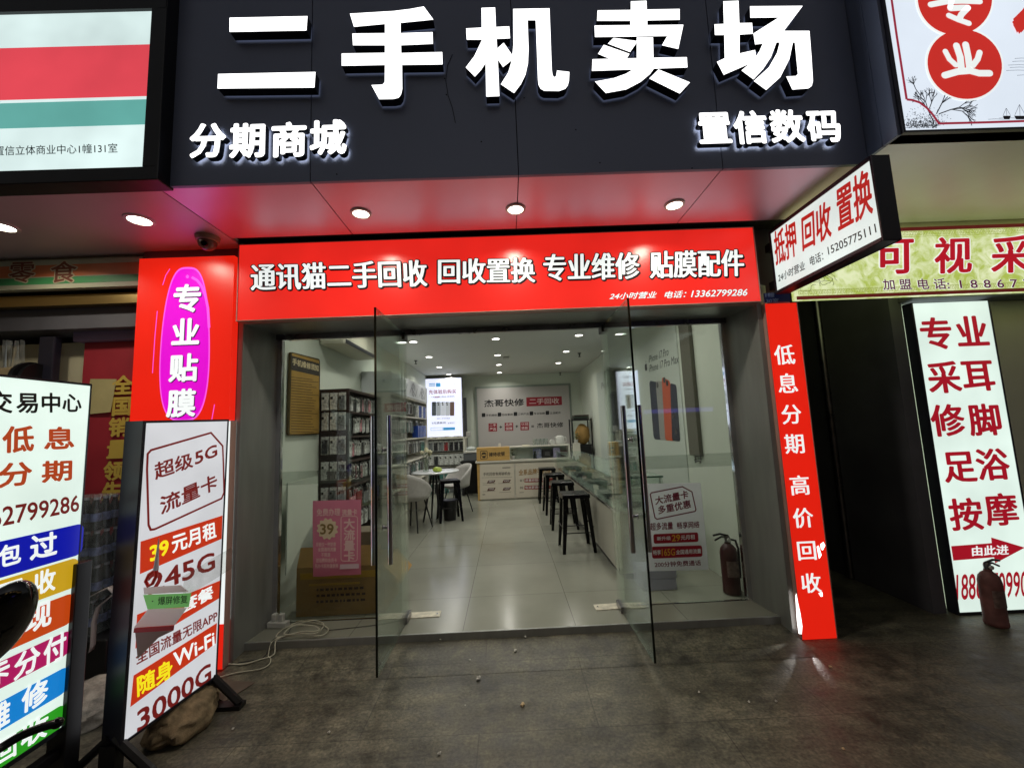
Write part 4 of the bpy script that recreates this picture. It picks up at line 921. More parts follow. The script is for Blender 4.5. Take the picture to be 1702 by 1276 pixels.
for tlp, trp, brp, blp, nm, c in bands:
    # each band is a level strip on the board, rounded at its far end
    zt1 = fLb.at(*trp).z; zb1 = fLb.at(*brp).z; ye = (fLb.at(*trp).y + fLb.at(*brp).y) / 2
    pts = [V((XB + .0015, yn + .01, zb1)), V((XB + .0015, ye, zb1)), V((XB + .0015, ye, zt1)), V((XB + .0015, yn + .01, zt1))]
    out = []; e_ = .03
    for i, p in enumerate(pts):
        if i in (1, 2):
            sgn = -1 if i == 1 else 1
            for k in range(6):
                t = k / 5 * math.pi / 2
                if i == 1: out.append(p + V((0, -e_ * (1 - math.sin(t)), e_ * (1 - math.cos(t)))))
                else: out.append(p + V((0, -e_ * (1 - math.cos(t)), -e_ * (1 - math.sin(t)))))
        else: out.append(p)
    m1 = MB(); m1.add(out, [tuple(range(len(out)))]); BAND[nm] = m1.build(nm + '_band', backlit('backlit ' + nm, c, .85), tL)
m1 = MB(); put_line(m1, '易中心', fLb, (26, 687), (135, 685), (26, 651), .035, 1, .002); put_line(m1, '交', fLb, (-22, 687), (20, 687), (-22, 648), .035, 1, .002); m1.build('black_lettering', M['black_ink'], tL)
m1 = MB()
for ch, a, b, c in [('低', (2, 754), (56, 750), (3, 708)), ('息', (72, 748), (123, 745), (72, 709)), ('分', (-6, 812), (52, 805), (-4, 770)), ('期', (68, 803), (119, 798), (69, 766))]: put_line(m1, ch, fLb, a, b, c, .04, 1, .002)
m1.build('red_lettering', backlit('backlit orange brown', (176, 66, 26), .85), tL)
m1 = MB(); put_line(m1, '3362799286', fLb, (-66, 888), (131, 849), (-66, 853), .022, 1, .002); m1.build('number_lettering', M['maroon_ink'], tL)
for nm, chs in (('blue', [('包', (-4, 945), (34, 934), (-4, 908)), ('过', (48, 932), (94, 921), (49, 890))]), ('ochre', [('回', (-4, 1006), (36, 992), (-4, 972)), ('收', (55, 990), (91, 980), (56, 950))]), ('brick', [('变', (-10, 1068), (30, 1052), (-10, 1030)), ('现', (39, 1056), (84, 1038), (41, 1010))]),
                ('berry', [('卡', (-22, 1146), (15, 1128), (-22, 1104)), ('分', (20, 1133), (64, 1110), (24, 1088)), ('付', (70, 1112), (108, 1092), (72, 1064))]), ('azure', [('维', (-22, 1226), (15, 1203), (-20, 1178)), ('修', (33, 1188), (78, 1166), (36, 1142))]), ('green', [('回', (-10, 1276), (26, 1254), (-10, 1236)), ('收', (32, 1248), (77, 1222), (36, 1204))])):
    m1 = MB()
    for ch, a, b, c in chs: put_line(m1, ch, fLb, a, b, c, .04, 1, .003)
    m1.build('white_letter', M['white_lit'], BAND[nm])

# ------------------------------------------------------------------ stones, cables, litter
def stone(c, r, label, ma, seed, rz=0.):
    m = MB(); m.ball(c, r, Matrix.Rotation(rz, 3, 'Z'), 56, 36, .24, 1.3, seed); o = m.build('stone', ma, smooth=True)
    return tag(o, label, 'stone', 'stones weighing down the sign boards')
stone((-1.80, 2.42, .06), (.14, .23, .105), 'rough brown stone under the data plan board', M['stone'], 3.1, .2)
stone((-2.42, 2.52, .06), (.2, .2, .10), 'pale pitted stone between the two standing boards', M['stone_pale'], 8.4, .4)
m1 = MB(); m1.slab(onZ(395, 1108, .012), onZ(425, 1133, .006), onZ(372, 1165, .006), onZ(345, 1150, .012), (0, 0, 1), .006); tag(m1.build('board_offcut', paint('grey brown board', (96, 84, 74), .8, var=.2)), 'flat grey brown offcut lying by the foot of the data plan board', 'board')
# power strip with cable coil
pp = onZ(460, 1044, ZF)
pst = thing('power_strip', 'white power strip with two plugs on the shop step', 'power strip', tuple(pp))
rot = Matrix.Rotation(R(-8), 3, 'Z')
MB().cbox(pp + V((0, .02, .022)), (.15, .055, .038), rot).build('socket_body', M['plastic_white'], pst, bevel=.004)
for k in (-.035, .02): MB().cbox(pp + rot @ V((k, .025, .068)) , (.035, .035, .055), rot).build('plug', M['plastic_white'], pst, bevel=.006)
def hz(px, py):
    p = onZ(px, py, ZF + .01)
    return p if p.y > 3.2 else onZ(px, py, .01)
def spline(pts, n=8):
    P = [V(p) for p in pts]; out = []
    for i in range(len(P) - 1):
        a, b, c, d = P[max(i - 1, 0)], P[i], P[i + 1], P[min(i + 2, len(P) - 1)]
        for k in range(n):
            t = k / n; out.append(.5 * ((2 * b) + (c - a) * t + (2 * a - 5 * b + 4 * c - d) * t * t + (3 * b - a - 3 * c + d) * t ** 3))
    return out + [P[-1]]
def at_h(px, py, z): return onZ(px, py, z)
coil = [(472, 1042), (500, 1034), (530, 1036), (545, 1046), (532, 1058), (500, 1064), (470, 1062), (458, 1056), (470, 1044), (500, 1036), (525, 1032), (538, 1038), (525, 1052), (495, 1058), (472, 1056), (490, 1040), (520, 1038), (530, 1046), (510, 1060), (480, 1068)]
rb = random.Random(2); pts = [onZ(x + rb.uniform(-2, 2), y + rb.uniform(-1.5, 1.5), ZF + .008 + .002 * i) for i, (x, y) in enumerate(coil)]
for p in pts: p.y = max(p.y, 3.07)
pts += [V((-1.66, 3.05, .112)), gpt(455, 1087), gpt(430, 1096), gpt(405, 1103), gpt(380, 1103)]
cb = tag(MB().tube(spline(pts), .0042, 8).build('cable', M['cable'], smooth=True), 'coiled white cable lying on the shop step', 'cable')
pts = [gpt(x, y) for x, y in [(360, 1126), (395, 1117), (430, 1112), (447, 1104), (450, 1094)]] + [gpt(446, 1088), V((-1.68, 3.048, .112)), onZ(500, 1052, ZF + .03)]
tag(MB().tube(spline(pts), .0035, 8).build('cable', M['cable'], smooth=True), 'thin white cable looping over the paving near the data plan board', 'cable')
pts = [onZ(485, 1040, ZF + .02), onZ(474, 1058, ZF + .012), V((-1.69, 3.05, .111)), gpt(440, 1090), gpt(420, 1097), gpt(395, 1101)]
tag(MB().tube(spline(pts), .003, 8).build('cable', M['cable_black'], smooth=True), 'thin black cable running off the shop step', 'cable')
pts = [onZ(545, 1047, ZF + .006), onZ(600, 1041, ZF + .006), onZ(640, 1036, ZF + .006), onZ(672, 1030, ZF + .006)]
tag(MB().tube(spline(pts), .0025, 8).build('cable', M['cable_black'], smooth=True), 'black wire along the glass on the shop step', 'cable')
rb = random.Random(4); scraps = [(795, 1128, 11, 0), (869, 1171, 12, 1), (547, 1217, 6, 0), (781, 1096, 4, 0), (773, 1172, 4, 0), (857, 1081, 8, 0), (730, 1252, 7, 0), (733, 1063, 8, 0), (873, 1058, 6, 0), (1380, 1108, 6, 1), (1162, 1150, 5, 0), (387, 1211, 5, 0), (1290, 1165, 5, 0), (1402, 1244, 5, 1), (1245, 1166, 5, 0)]
mw = [paint('crumpled white paper', (190, 188, 180), .8), paint('crumpled cream wrapper', (206, 182, 140), .6)]
for px, py, s, k in scraps:
    c = gpt(px, py, .004); r = s / 680 * (c - EYE).length * .3
    m = MB(); m.ball(c + V((0, 0, r * .35)), (r, r * .8, r * .5), Matrix.Rotation(rb.random() * 3, 3, 'Z'), 9, 6, .8, 2.5, rb.random() * 50); o = m.build('paper_scrap', mw[k]); o.data.shade_flat()
    tag(o, ['tiny crumpled white paper scrap on the dark paving', 'tiny crumpled cream wrapper on the dark paving'][k], 'litter', 'litter scattered on the paving')
# scooter at the left edge
sc_ = thing('parked_scooter', 'black scooter before the service board, its mirror and brake lever showing', 'scooter', (-1.45, .75, 0))
mc = onZ(-6, 1040, 1.1); d = (EYE - mc).normalized(); ax = (onY(40, 968, mc.y) - mc).normalized(); b_ = d.cross(ax).normalized(); d2 = ax.cross(b_)
Mr = Matrix((b_, ax, d2)).transposed()
MB().ball(mc, (.052, .112, .04), Mr, 28, 18).build('mirror', paint('lacquered black plastic', (10, 9, 9), .1, coat=1), sc_, smooth=True)
MB().tube(spline([mc + V((-.02, .03, -.06)), V((-1.3, 1.02, .97)), V((-1.27, .93, .9))]), .008, 10).build('mirror_stem', M['black'], sc_, smooth=True)
bar = [V((-1.02, 1.02, .86)) + V((0, -.12, -.02)), V((-1.22, .9, .87)), V((-1.38, .8, .9)), V((-1.52, .62, .9)), V((-1.66, .36, .87)), V((-1.72, .2, .86))]
MB().tube(spline(bar), .015, 12).build('handlebar', M['black'], sc_, smooth=True)
lv = [onZ(-30, 1262, .9), onZ(0, 1243, .9), onZ(35, 1222, .905), onZ(70, 1208, .905), onZ(95, 1201, .9)]
MB().tube(spline(lv), .0085, 10).ball(lv[-1], .011, None, 12, 8).build('brake_lever', M['black_gloss'], sc_, smooth=True)
MB().tube([V((-1.4, .72, .95)), V((-1.5, .82, .3))], .03, 12).build('steering_column', M['black'], sc_, smooth=True)
MB().tube([V((-1.52 + .22 * math.cos(a * .2618) * .55, .84 + .22 * math.cos(a * .2618) * .83, .225 + .22 * math.sin(a * .2618))) for a in range(25)], .045, 10, False).build('front_wheel', M['black'], sc_, smooth=True)
m1 = MB(); m1.cbox((-1.75, .4, .5), (.26, .5, .5), Matrix.Rotation(R(-35), 3, 'Z')); m1.cbox((-1.95, .1, .4), (.26, .6, .36), Matrix.Rotation(R(-35), 3, 'Z')); m1.build('body', M['black_gloss'], sc_, bevel=.04)

# ------------------------------------------------------------------ glass doors, fixed panes
def cyl_between(m, a, b, r, n=14): m.tube([a, b], r, n)
def door(s, label):
    X = s * .81; t = thing('glass_door', label, 'door', (X, 3.34, ZF), 'open glass doors of the phone shop')
    MB().box(X - .006, X + .006, 2.552, 3.335, ZF + .006, 2.305).build('pane', M['glass_door'], t)
    m = MB(); m.box(X - .0065, X + .0065, 2.545, 2.551, ZF + .006, 2.305); m.build('edge_strip', M['glass_edge'], t)
    for dx in (-.052, .052):
        m = MB(); x = X + dx; ya = 2.655; m.tube([(x, ya, .70), (x, ya, 1.62)], .0165, 18); hd = m.build('handle', M['steel'], t, smooth=True)
        m = MB()
        for z in (.92, 1.40): m.tube([(X + (.007 if dx > 0 else -.007), ya, z), (x, ya, z)], .009, 12).lathe((X + (.008 if dx > 0 else -.008), ya, z), [(.02, 0), (.02, .006)], 14, (1 if dx > 0 else -1, 0, 0))
        m.build('handle_bolt', M['steel'], hd, smooth=True)
    MB().box(X - .016, X + .016, 3.2, 3.342, ZF + .004, ZF + .05).build('floor_pivot', M['steel_dull'], t, bevel=.003)
    MB().box(X - .016, X + .016, 3.23, 3.342, 2.25, 2.31).build('top_pivot', M['black'], t, bevel=.003)
    return t
door(-1, 'open glass door on the side of the gold notice, standing square to the shop front')
door(1, 'open glass door on the side of the phone posters, standing square to the shop front')
for s, nm in ((-1, 'near the gold notice'), (1, 'by the fire extinguisher')):
    a, b = sorted((s * 1.808, s * .835))
    t = thing('shop_window', 'fixed glass pane ' + nm, 'window', ((a + b) / 2, 3.34, ZF))
    MB().box(a, b, 3.333, 3.345, ZF + .004, 2.296).build('pane', M['glass_fix'], t)
    mk = MB(); mk.box(a + .002, b - .002, 3.3465, 3.3472, 1.13, 1.235); mk.build('frosted_band', glass('frosted film', (.8, .83, .8), milk=.09), t)
    MB().box(a, b, 3.33, 3.348, ZF + .0005, ZF + .0035).build('bottom_seal', M['seam'], t)
    mk = MB(); f_ = facY(3.3325)
    if s < 0:
        put_line(mk, '置信数', f_, (541, 797), (602, 795), (541, 783), .02, 1, .0004)
    else: put_line(mk, '码', f_, (1154, 770), (1166, 769), (1154, 758), .02, 1, .0004)
    mk.build('lettering', paint('grey frosted lettering', (70, 74, 72), .6), t)
# floor spring covers
for px, py, lab in ((702, 1022, 'worn steel floor spring plate beside the open door near the gold notice'), (1018, 1008, 'worn steel floor spring plate beside the open door near the phone posters')):
    c = onZ(px, py, ZF); m = MB(); m.cbox(c + V((0, 0, .0035)), (.28, .1, .006), Matrix.Rotation(R(2), 3, 'Z'))
    t = thing('floor_spring', lab, 'floor plate', tuple(c), 'floor spring plates'); m.build('cover_plate', paint('scratched pale metal', (196, 190, 172), .45, metal=.3, var=.25, vscale=18), t, bevel=.002)
    m = MB()
    for dx in (-.115, .115): m.lathe(c + V((dx, .0, .0066)), [(.008, 0), (.007, .002)], 10)
    m.build('screw', M['steel'], t)

# ------------------------------------------------------------------ posters on the glass and walls
fgl = facY(3.325)
M['pink'] = paint('pink poster paper', (214, 120, 150), .55, var=.08, vscale=8); M['pink_ink'] = paint('pale pink print', (240, 205, 205), .6)
pk = MB(); g = [[fgl.at(520 + 80 * i / 8 + rbx, 832 + (126 - 2 * i / 8) * j / 8 - 2 * i / 8, .004 * math.sin(i * 1.3 + j * .7)) for j in range(9)] for i in range(9) for rbx in (0,)]
pk.add([p for c in g for p in c], [(i * 9 + j, i * 9 + j + 1, (i + 1) * 9 + j + 1, (i + 1) * 9 + j) for i in range(8) for j in range(8)])
translucent(M['pink'], lin((235, 150, 178)), .5)
pkt = thing('pink_poster', 'pink wavy poster about a data card taped inside the window', 'poster', tuple(fgl.at(560, 957)))
pk.build('sheet', M['pink'], pkt, smooth=True)
def zk(x, y): return (400 + x * .27435, 780 + y * .27435)
m1 = MB(); L6 = .0065
put_line(m1, '免费办理', fgl, zk(462, 282), zk(606, 278), zk(462, 236), .03, 1, L6); put_line(m1, '流量卡', fgl, zk(615, 278), zk(708, 275), zk(615, 240), .04, 1, L6)
put_chars(m1, '大流量卡', fgl, [zk(660, 327), zk(660, 393), zk(660, 458), zk(660, 522)], 18, 17.5, .04, 1, L6)
seg(m1, fgl, rrect(fgl, [zk(610, 282), zk(610, 552), zk(708, 552), zk(710, 282)], .15, L6), .006, True)
for y, a, b, s in [(452, 458, 580, '月租仅一杯奶茶'), (482, 470, 580, '全国通用流量'), (515, 490, 545, '不限速'), (548, 458, 585, '送话费和会员卡'), (582, 452, 592, '先办卡后充值使用')]: put_line(m1, s, fgl, zk(a, y + 13), zk(b, y + 12), zk(a, y - 13), .03, 1, L6)
m1.build('lettering', M['pink_ink'], pkt)
m1 = MB(); P = []
c0 = zk(528, 358)
for k in range(48): r = (18 if (k // 2) % 2 else 15.5); P.append(fgl.at(c0[0] + r * math.cos(k * .1309), c0[1] + r * math.sin(k * .1309), L6))
m1.add(P, [tuple(range(48))]); m1.build('burst', paint('cream print', (232, 216, 186), .6), pkt)
m1 = MB(); put_line(m1, '39', fgl, zk(484, 392), zk(566, 390), zk(484, 328), .03, 1, L6 + .001); m1.build('price', paint('olive print', (140, 120, 70), .6), pkt)
m1 = MB(); poly_px(m1, fgl, [zk(602, 602), zk(718, 596), zk(718, 568), zk(604, 572)], L6); m1.build('label_strip', paint('pale grey pink print', (222, 196, 206), .6), pkt)
# white poster on the other pane
M['poster_white'] = paint('white poster paper', (215, 215, 222), .5); translucent(M['poster_white'], (.97, .97, 1), .9)
wp = thing('white_poster', 'white poster with dark red writing about data plans behind the glass', 'poster', tuple(fgl.at(1125, 946)))
def zw(x, y): return (1060 + x * .17241, 780 + y * .17241)
MB().slab(*[fgl.at(*p) for p in [zw(105, 980), zw(685, 965), zw(605, 128), zw(75, 138)]], fgl.n, .003).build('sheet', M['poster_white'], wp)
M['claret'] = paint('claret print', (116, 24, 52), .5)
m1 = MB(); seg(m1, fgl, [fgl.at(*zw(*p), .0012) for p in [(430, 165), (522, 215), (560, 385), (552, 402), (185, 478), (165, 462), (120, 240), (132, 224)]], .009, True)
for s, a, b, c, w_ in [('大流量卡', (170, 342), (490, 275), (164, 262), .035), ('多重优惠', (200, 432), (515, 368), (190, 352), .035), ('超多流量', (120, 588), (340, 575), (118, 515), .03), ('畅享网络', (378, 572), (595, 560), (376, 506), .03), ('200分钟免费通话', (163, 942), (610, 922), (160, 890), .03)]:
    put_line(m1, s, fgl, zw(*a), zw(*b), zw(*c), w_, 1, .0012)
m1.build('lettering', M['claret'], wp)
m1 = MB()
for pts in ([(150, 622), (580, 604), (585, 695), (155, 714)], [(132, 742), (618, 730), (624, 838), (140, 858)]): P = rrect(fgl, [zw(*p) for p in reversed(pts)], .2, .0012); m1.add(P, [tuple(range(len(P)))])
m1.build('red_label', paint('crimson print', (150, 20, 40), .5), wp)
m1 = MB(); put_line(m1, '新升级', fgl, zw(185, 684), zw(318, 678), zw(184, 645), .03, 1, .002); put_line(m1, '元月租', fgl, zw(415, 678), zw(552, 670), zw(414, 632), .03, 1, .002); put_line(m1, '畅享', fgl, zw(148, 824), zw(222, 820), zw(147, 776), .03, 1, .002); put_line(m1, '全国通用流量', fgl, zw(368, 818), zw(610, 806), zw(367, 772), .03, 1, .002); m1.build('label_lettering', M['white_print'], wp)
m1 = MB(); put_line(m1, '29', fgl, zw(328, 692), zw(408, 688), zw(327, 628), .03, 1, .002); put_line(m1, '165G', fgl, zw(232, 832), zw(360, 826), zw(230, 765), .02, 1, .002); m1.build('gold_figures', paint('gold print', (214, 160, 50), .5), wp)
bxs = onZ(1100, 985, ZF)
pb = thing('paper_stack', 'pale low stack of flat boxes on the floor behind the white poster', 'boxes', tuple(bxs))
MB().box(bxs.x - .14, bxs.x + .15, bxs.y + .05, bxs.y + .3, ZF + .002, ZF + .09).box(bxs.x - .14, bxs.x + .155, bxs.y + .05, bxs.y + .3, ZF + .094, ZF + .16).build('box', paint('pale lilac card', (176, 176, 196), .6), pb, bevel=.003)
# gold notice on the side wall
fwl = facR(-1.885)
nb = thing('gold_notice', 'gold framed notice board with dark heading on the entrance wall', 'notice board', tuple(fwl.at(505, 724)))
m1 = MB(); nq = [(477, 724), (529.5, 722), (530, 597), (481, 584.5)]
P = rrect(fwl, nq, .05, .012); m1.prism(P, fwl.n, .02); m1.build('frame', paint('dark gold frame', (86, 70, 40), .35, metal=.5), nb)
ins = lambda q_, k: [(sum(p[0] for p in q_) / 4 + (x - sum(p[0] for p in q_) / 4) * k, sum(p[1] for p in q_) / 4 + (y - sum(p[1] for p in q_) / 4) * (1 - (1 - k) * .5)) for x, y in q_]
m1 = MB(); m1.add(rrect(fwl, ins(nq, .93), .03, .0135), [tuple(range(24))]); m1.build('gold_sheet', paint('brushed gold sheet', (184, 146, 70), .35, metal=.45, var=.1), nb)
def zn(x, y): return (430 + x * .29784, 480 + y * .29784)
m1 = MB(); poly_px(m1, fwl, [zn(170, 452), zn(332, 488), zn(332, 418), zn(172, 372)], .0142); m1.build('heading_band', paint('dark brown band', (40, 32, 26), .5), nb)
m1 = MB(); put_line(m1, '手机维修须知', fwl, zn(178, 424), zn(326, 462), zn(178, 385), .03, 1, .015); m1.build('heading', paint('pale gold print', (206, 190, 150), .5), nb)
m1 = MB(); rb = random.Random(8)
for k in range(21):
    y = 492 + k * 15.2; seg_px(m1, fwl, [zn(172, y), zn(172 + rb.uniform(110, 156), y + 15 - k * .55)], .007, .0142)
m1.build('small_print', paint('brown print', (104, 76, 36), .5), nb)
# phone posters on the other side wall
fwr = facL(1.872)
pw = thing('phone_poster', 'big pale wall poster showing four phones and two model names', 'poster', tuple(fwr.at(1100, 790)))
yA, yB = fwr.at(1050, 700).y, fwr.at(1136, 700).y
MB().box(1.872, 1.8795, yB, yA + 1.3, .78, 2.55).build('sheet', paint('pale grey poster', (196, 204, 196), .4), pw)
def zi(x, y): return (1050 + x * .17241, 540 + y * .17241)
m1 = MB(); put_line(m1, 'iPhone 17 Pro', fwr, zi(165, 365), zi(355, 290), zi(165, 298), .0, 1, .001); put_line(m1, 'iPhone 17 Pro Max', fwr, zi(170, 455), zi(452, 365), zi(170, 388), .0, 1, .001); put_line(m1, '17', fwr, zi(8, 495), zi(34, 485), zi(8, 445), .01, 1, .001)
def apple(c, s):   # bitten apple mark
    pts = []
    for k in range(40):
        a = 6.28319 * k / 40; r = 1 - .16 * math.exp(-((a - math.pi / 2) / .35) ** 2) - .12 * math.exp(-((a - 1.5 * math.pi) / .3) ** 2); x, y = r * math.cos(a) * .86, r * math.sin(a) * .95
        if math.hypot(x - 1.0, y - .12) < .42: t = math.atan2(y - .12, x - 1.0); x, y = 1.0 + .42 * math.cos(t), .12 + .42 * math.sin(t)
        pts.append(c + fwr.u * (x * s) + fwr.v * (y * s))
    m1.add(pts, [tuple(range(40))])
    m1.add([c + fwr.u * (x * s) + fwr.v * (y * s) for x, y in [(0, 1.05), (.12, 1.4), (.42, 1.6), (.38, 1.3), (.2, 1.1)]], [(0, 1, 2, 3, 4)])
apple(fwr.at(*zi(138, 408), .001), .055)
m1.build('lettering', paint('dark print', (52, 54, 56), .5), pw)
def phone_pic(pts, name, c):
    m = MB(); P = rrect(fwr, pts, .16, .0012 + .0006 * phone_pic.k); phone_pic.k += 1; m.add(P, [tuple(range(len(P)))]); m.build(name, paint(name.replace('_', ' ') + ' print', c, .3), pw)
phone_pic.k = 0
phone_pic([zi(168, 535), zi(212, 1100), zi(330, 1112), zi(300, 560)], 'dark_blue_phone', (38, 46, 66))
phone_pic([zi(232, 540), zi(275, 1108), zi(350, 1112), zi(330, 545)], 'silver_phone', (150, 150, 146))
phone_pic([zi(290, 500), zi(325, 1112), zi(430, 1118), zi(372, 540)], 'orange_phone', (196, 84, 48))
phone_pic([zi(372, 560), zi(392, 1115), zi(470, 1122), zi(432, 575)], 'navy_phone', (34, 40, 56))
m1 = MB()
for x, y in [(408, 870), (432, 1025), (318, 530), (345, 560), (250, 580)]: m1.lathe(fwr.at(*zi(x, y), .0055), [(.035, 0), (.035, .0004)], 14, (-1, 0, 0))
m1.build('camera_lens', paint('lens print', (70, 66, 70), .2), pw)
tag(MB().box(1.84, 1.878, fwr.at(1163, 700).y, fwr.at(1146, 700).y, 1.16, 2.62).build('wall_strip', paint('grey brown strip', (96, 94, 82), .5), None, bevel=.003), 'grey brown vertical strip beside the big phone poster', 'strip')
p2 = thing('screen_light_panel', 'narrow bright white light panel on the wall past the phone poster', 'light panel', (1.87, 6.3, 1.2))
ya_, yb_ = onX(1047, 640, 1.86).y, onX(1060, 640, 1.86).y
MB().box(1.855, 1.879, yb_, ya_, 1.35, 2.25).build('panel', backlit('backlit cool white panel', (205, 215, 235), 1.0), p2)
pp2 = thing('phone_poster', 'second phone poster farther along the wall with one dark phone', 'poster', (1.87, 7.1, .8))
MB().box(1.872, 1.8795, 6.65, 8.3, .78, 2.55).build('sheet', paint('pale grey poster sheet', (190, 200, 192), .4), pp2)
m1 = MB(); m1.add([V((1.8712, y, z)) for y, z in ((7.5, 1.35), (7.1, 1.35), (7.1, 2.05), (7.5, 2.05))], [(0, 1, 2, 3)]); m1.build('phone_print', paint('dark phone print', (60, 66, 78), .3), pp2)
m1 = MB(); vs, fs = glyphs('iPhone 17', 0); m1.add([V((1.8712, 7.95 - v[0] * .2, 2.2 + v[1] * .17)) for v in vs], fs); m1.build('lettering', paint('mid grey print', (84, 86, 88), .5), pp2)
extinguisher((1.775, 3.47, ZF + .002), 'dark red fire extinguisher standing inside the window by the door jamb', M['red_enamel'], math.pi, .95)

# ------------------------------------------------------------------ ceiling bits
def sprinkler(px, py, d):
    c = onZ(px, py, ZC - .004); t = thing('sprinkler', 'tiny ceiling sprinkler ' + d, 'sprinkler', tuple(c), 'ceiling sprinklers')
    MB().lathe(c, [(.0, -.07), (.025, -.068), (.025, -.06), (.008, -.055), (.012, -.012), (.035, -.008), (.035, 0)], 12).build('head', M['black'], t)
sprinkler(691, 599, 'above the table'); sprinkler(963, 587, 'on the display counter side'); sprinkler(931, 619, 'close to the back wall')
tag(MB().box(*sorted((onZ(836, 594, ZC).x, onZ(846, 594, ZC).x)), onZ(840, 594, ZC).y - .08, onZ(840, 594, ZC).y + .08, ZC - .02, ZC - .002).build('smoke_detector', paint('off white plastic', (160, 160, 152), .5), bevel=.006), 'small square detector in the middle of the shop ceiling', 'detector')
ac = thing('air_conditioner', 'white wall air conditioner above the brown shelf', 'air conditioner', (-1.75, 5.0, 2.5))
MB().box(-1.898, -1.64, 4.15, 5.15, 2.44, 2.74).build('casing', paint('warm white plastic casing', (206, 204, 186), .4), ac, bevel=.03)
MB().box(-1.67, -1.635, 4.2, 5.1, 2.46, 2.5).build('vent', M['box_dark'], ac)

# ------------------------------------------------------------------ shelves with hanging phone cases along the wall
SH = [paint('shelf stock ' + n, c, .22, var=.5, vscale=38) for n, c in (('clear', (196, 198, 196)), ('black', (34, 34, 40)), ('grey', (110, 114, 116)), ('blue', (40, 70, 150)), ('pink', (190, 130, 140)), ('teal', (60, 110, 104)), ('red', (130, 40, 44)))]
CASE = {}
def case_mesh(k, w_, h_, ax):
    """a phone case on a backing card with hook; ax 0 faces -Y, 1 faces +X"""
    key = (k, w_, h_, ax)
    if key in CASE: return CASE[key]
    m = MB(); D = (lambda a, b, c: (a, -b, c)) if ax == 0 else (lambda a, b, c: (b, a, c))
    def bx(a0, a1, b0, b1, c0, c1):
        p, q_ = D(a0, b0, c0), D(a1, b1, c1); m.box(*sorted((p[0], q_[0])), *sorted((p[1], q_[1])), *sorted((p[2], q_[2])))
    m.mi = 0; bx(-w_ / 2, w_ / 2, 0, .004, -h_, 0)
    m.mi = 1; bx(-w_ * .4, w_ * .4, .005, .018, -h_ * .96, -h_ * .16)
    m.mi = 2; bx(-w_ * .33, -w_ * .02, .0185, .023, -h_ * .38, -h_ * .22); bx(-.004, .004, -.03, .03, -.006, .004)
    o = m.build('phone_case', [SH[0], SH[k], M['black']]); me = o.data; bpy.data.objects.remove(o)
    b = bmesh.new(); b.from_mesh(me); bmesh.ops.bevel(b, geom=[e for e in b.edges], offset=.0015, segments=1, affect='EDGES'); b.to_mesh(me); b.free()
    CASE[key] = me; return me
KN = ['clear', 'black', 'grey', 'blue', 'pink', 'teal', 'red']
def hang(k, loc, w_, h_, ax, where, group, rz):
    o = link('phone_case', case_mesh(k, w_, h_, ax)); o.location = loc; o.rotation_euler.z = rz
    tag(o, KN[k] + ' phone case hanging ' + where, 'phone case', group)
rs = random.Random(21)
def wall_unit(name, label, ya, yb, xf, mt, levels, z1, group, where, pal, head=None, step=.105, h_=.2):
    t = thing(name, label, 'shelf', (xf - .15, (ya + yb) / 2, ZF)); xb = -1.898
    m = MB(); m.box(xb, xf, ya, ya + .022, ZF + .001, z1).box(xb, xf, yb - .022, yb, ZF + .001, z1); m.build('side_panel', mt, t, bevel=.002)
    MB().box(xb, xf, ya + .022, yb - .022, z1 - .025, z1).build('top_panel', mt, t); MB().box(xb, xb + .012, ya + .022, yb - .022, ZF + .001, z1 - .025).build('back_panel', mt, t)
    for z in levels: MB().box(xb + .012, xf - .004, ya + .022, yb - .022, z, z + .02).build('shelf_board', mt, t)
    for z in levels + [z1 - .025]:
        n = int((yb - ya - .06) / step)
        for i in range(n):
            if rs.random() < .08: continue
            y = ya + .05 + (i + .5) * (yb - ya - .1) / n
            k = rs.choice(pal); hang(k, (xf - .05 - rs.random() * .03, y + rs.uniform(-.008, .008), z - .02 - rs.random() * .02), step * .84, h_, 1, where, group, rs.uniform(-.25, .25))
    return t
ga, gb_ = 'phone cases on the brown wall shelf', 'phone cases on the white wall shelf'
u1 = wall_unit('wall_shelf', 'tall dark brown shelf full of wrapped phone cases', 4.18, 5.28, -1.6, M['brown_wood'], [.72, .98, 1.23, 1.48, 1.73], 1.98, ga, 'on the dark brown wall shelf', [0, 0, 2, 1, 0, 0, 4], step=.078, h_=.17)
for r_, z in enumerate((1.0, 1.25, 1.50, 1.74, 1.94)):      # the end facing the door carries cases too
    for i in range(3): hang(rs.choice([0, 0, 1, 2, 0]), (-1.83 + i * .085, 4.165, z), .076, .18, 0, 'on the door end of the dark brown wall shelf', 'phone cases on the end of the brown shelf', rs.uniform(-.1, .1))
for i, (k, c) in enumerate(((4, 'pink'), (6, 'red'), (2, 'grey'), (0, 'clear'), (3, 'blue'))):
    y = 4.3 + i * .2; o = MB().box(-1.86, -1.63, y, y + .15, .7405, .87 + .03 * (i % 2)).build('accessory_box', SH[k], bevel=.004); tag(o, c + ' accessory box on the lower board of the brown shelf', 'box', 'accessory boxes on the brown shelf')
u2 = wall_unit('wall_shelf', 'long white shelf with patterned header and hanging phone cases', 5.34, 7.75, -1.5, M['white_lam'], [.72, 1.06, 1.40, 1.74], 2.05, gb_, 'on the long white wall shelf', [0, 0, 2, 5, 1], step=.1)
hbx = MB().box(-1.89, -1.49, 5.36, 7.75, 2.052, 2.33).build('header_box', paint('pale header panel', (206, 210, 214), .4), u2, bevel=.003)
m1 = MB(); fh2 = facR(-1.4885); rb = random.Random(6)
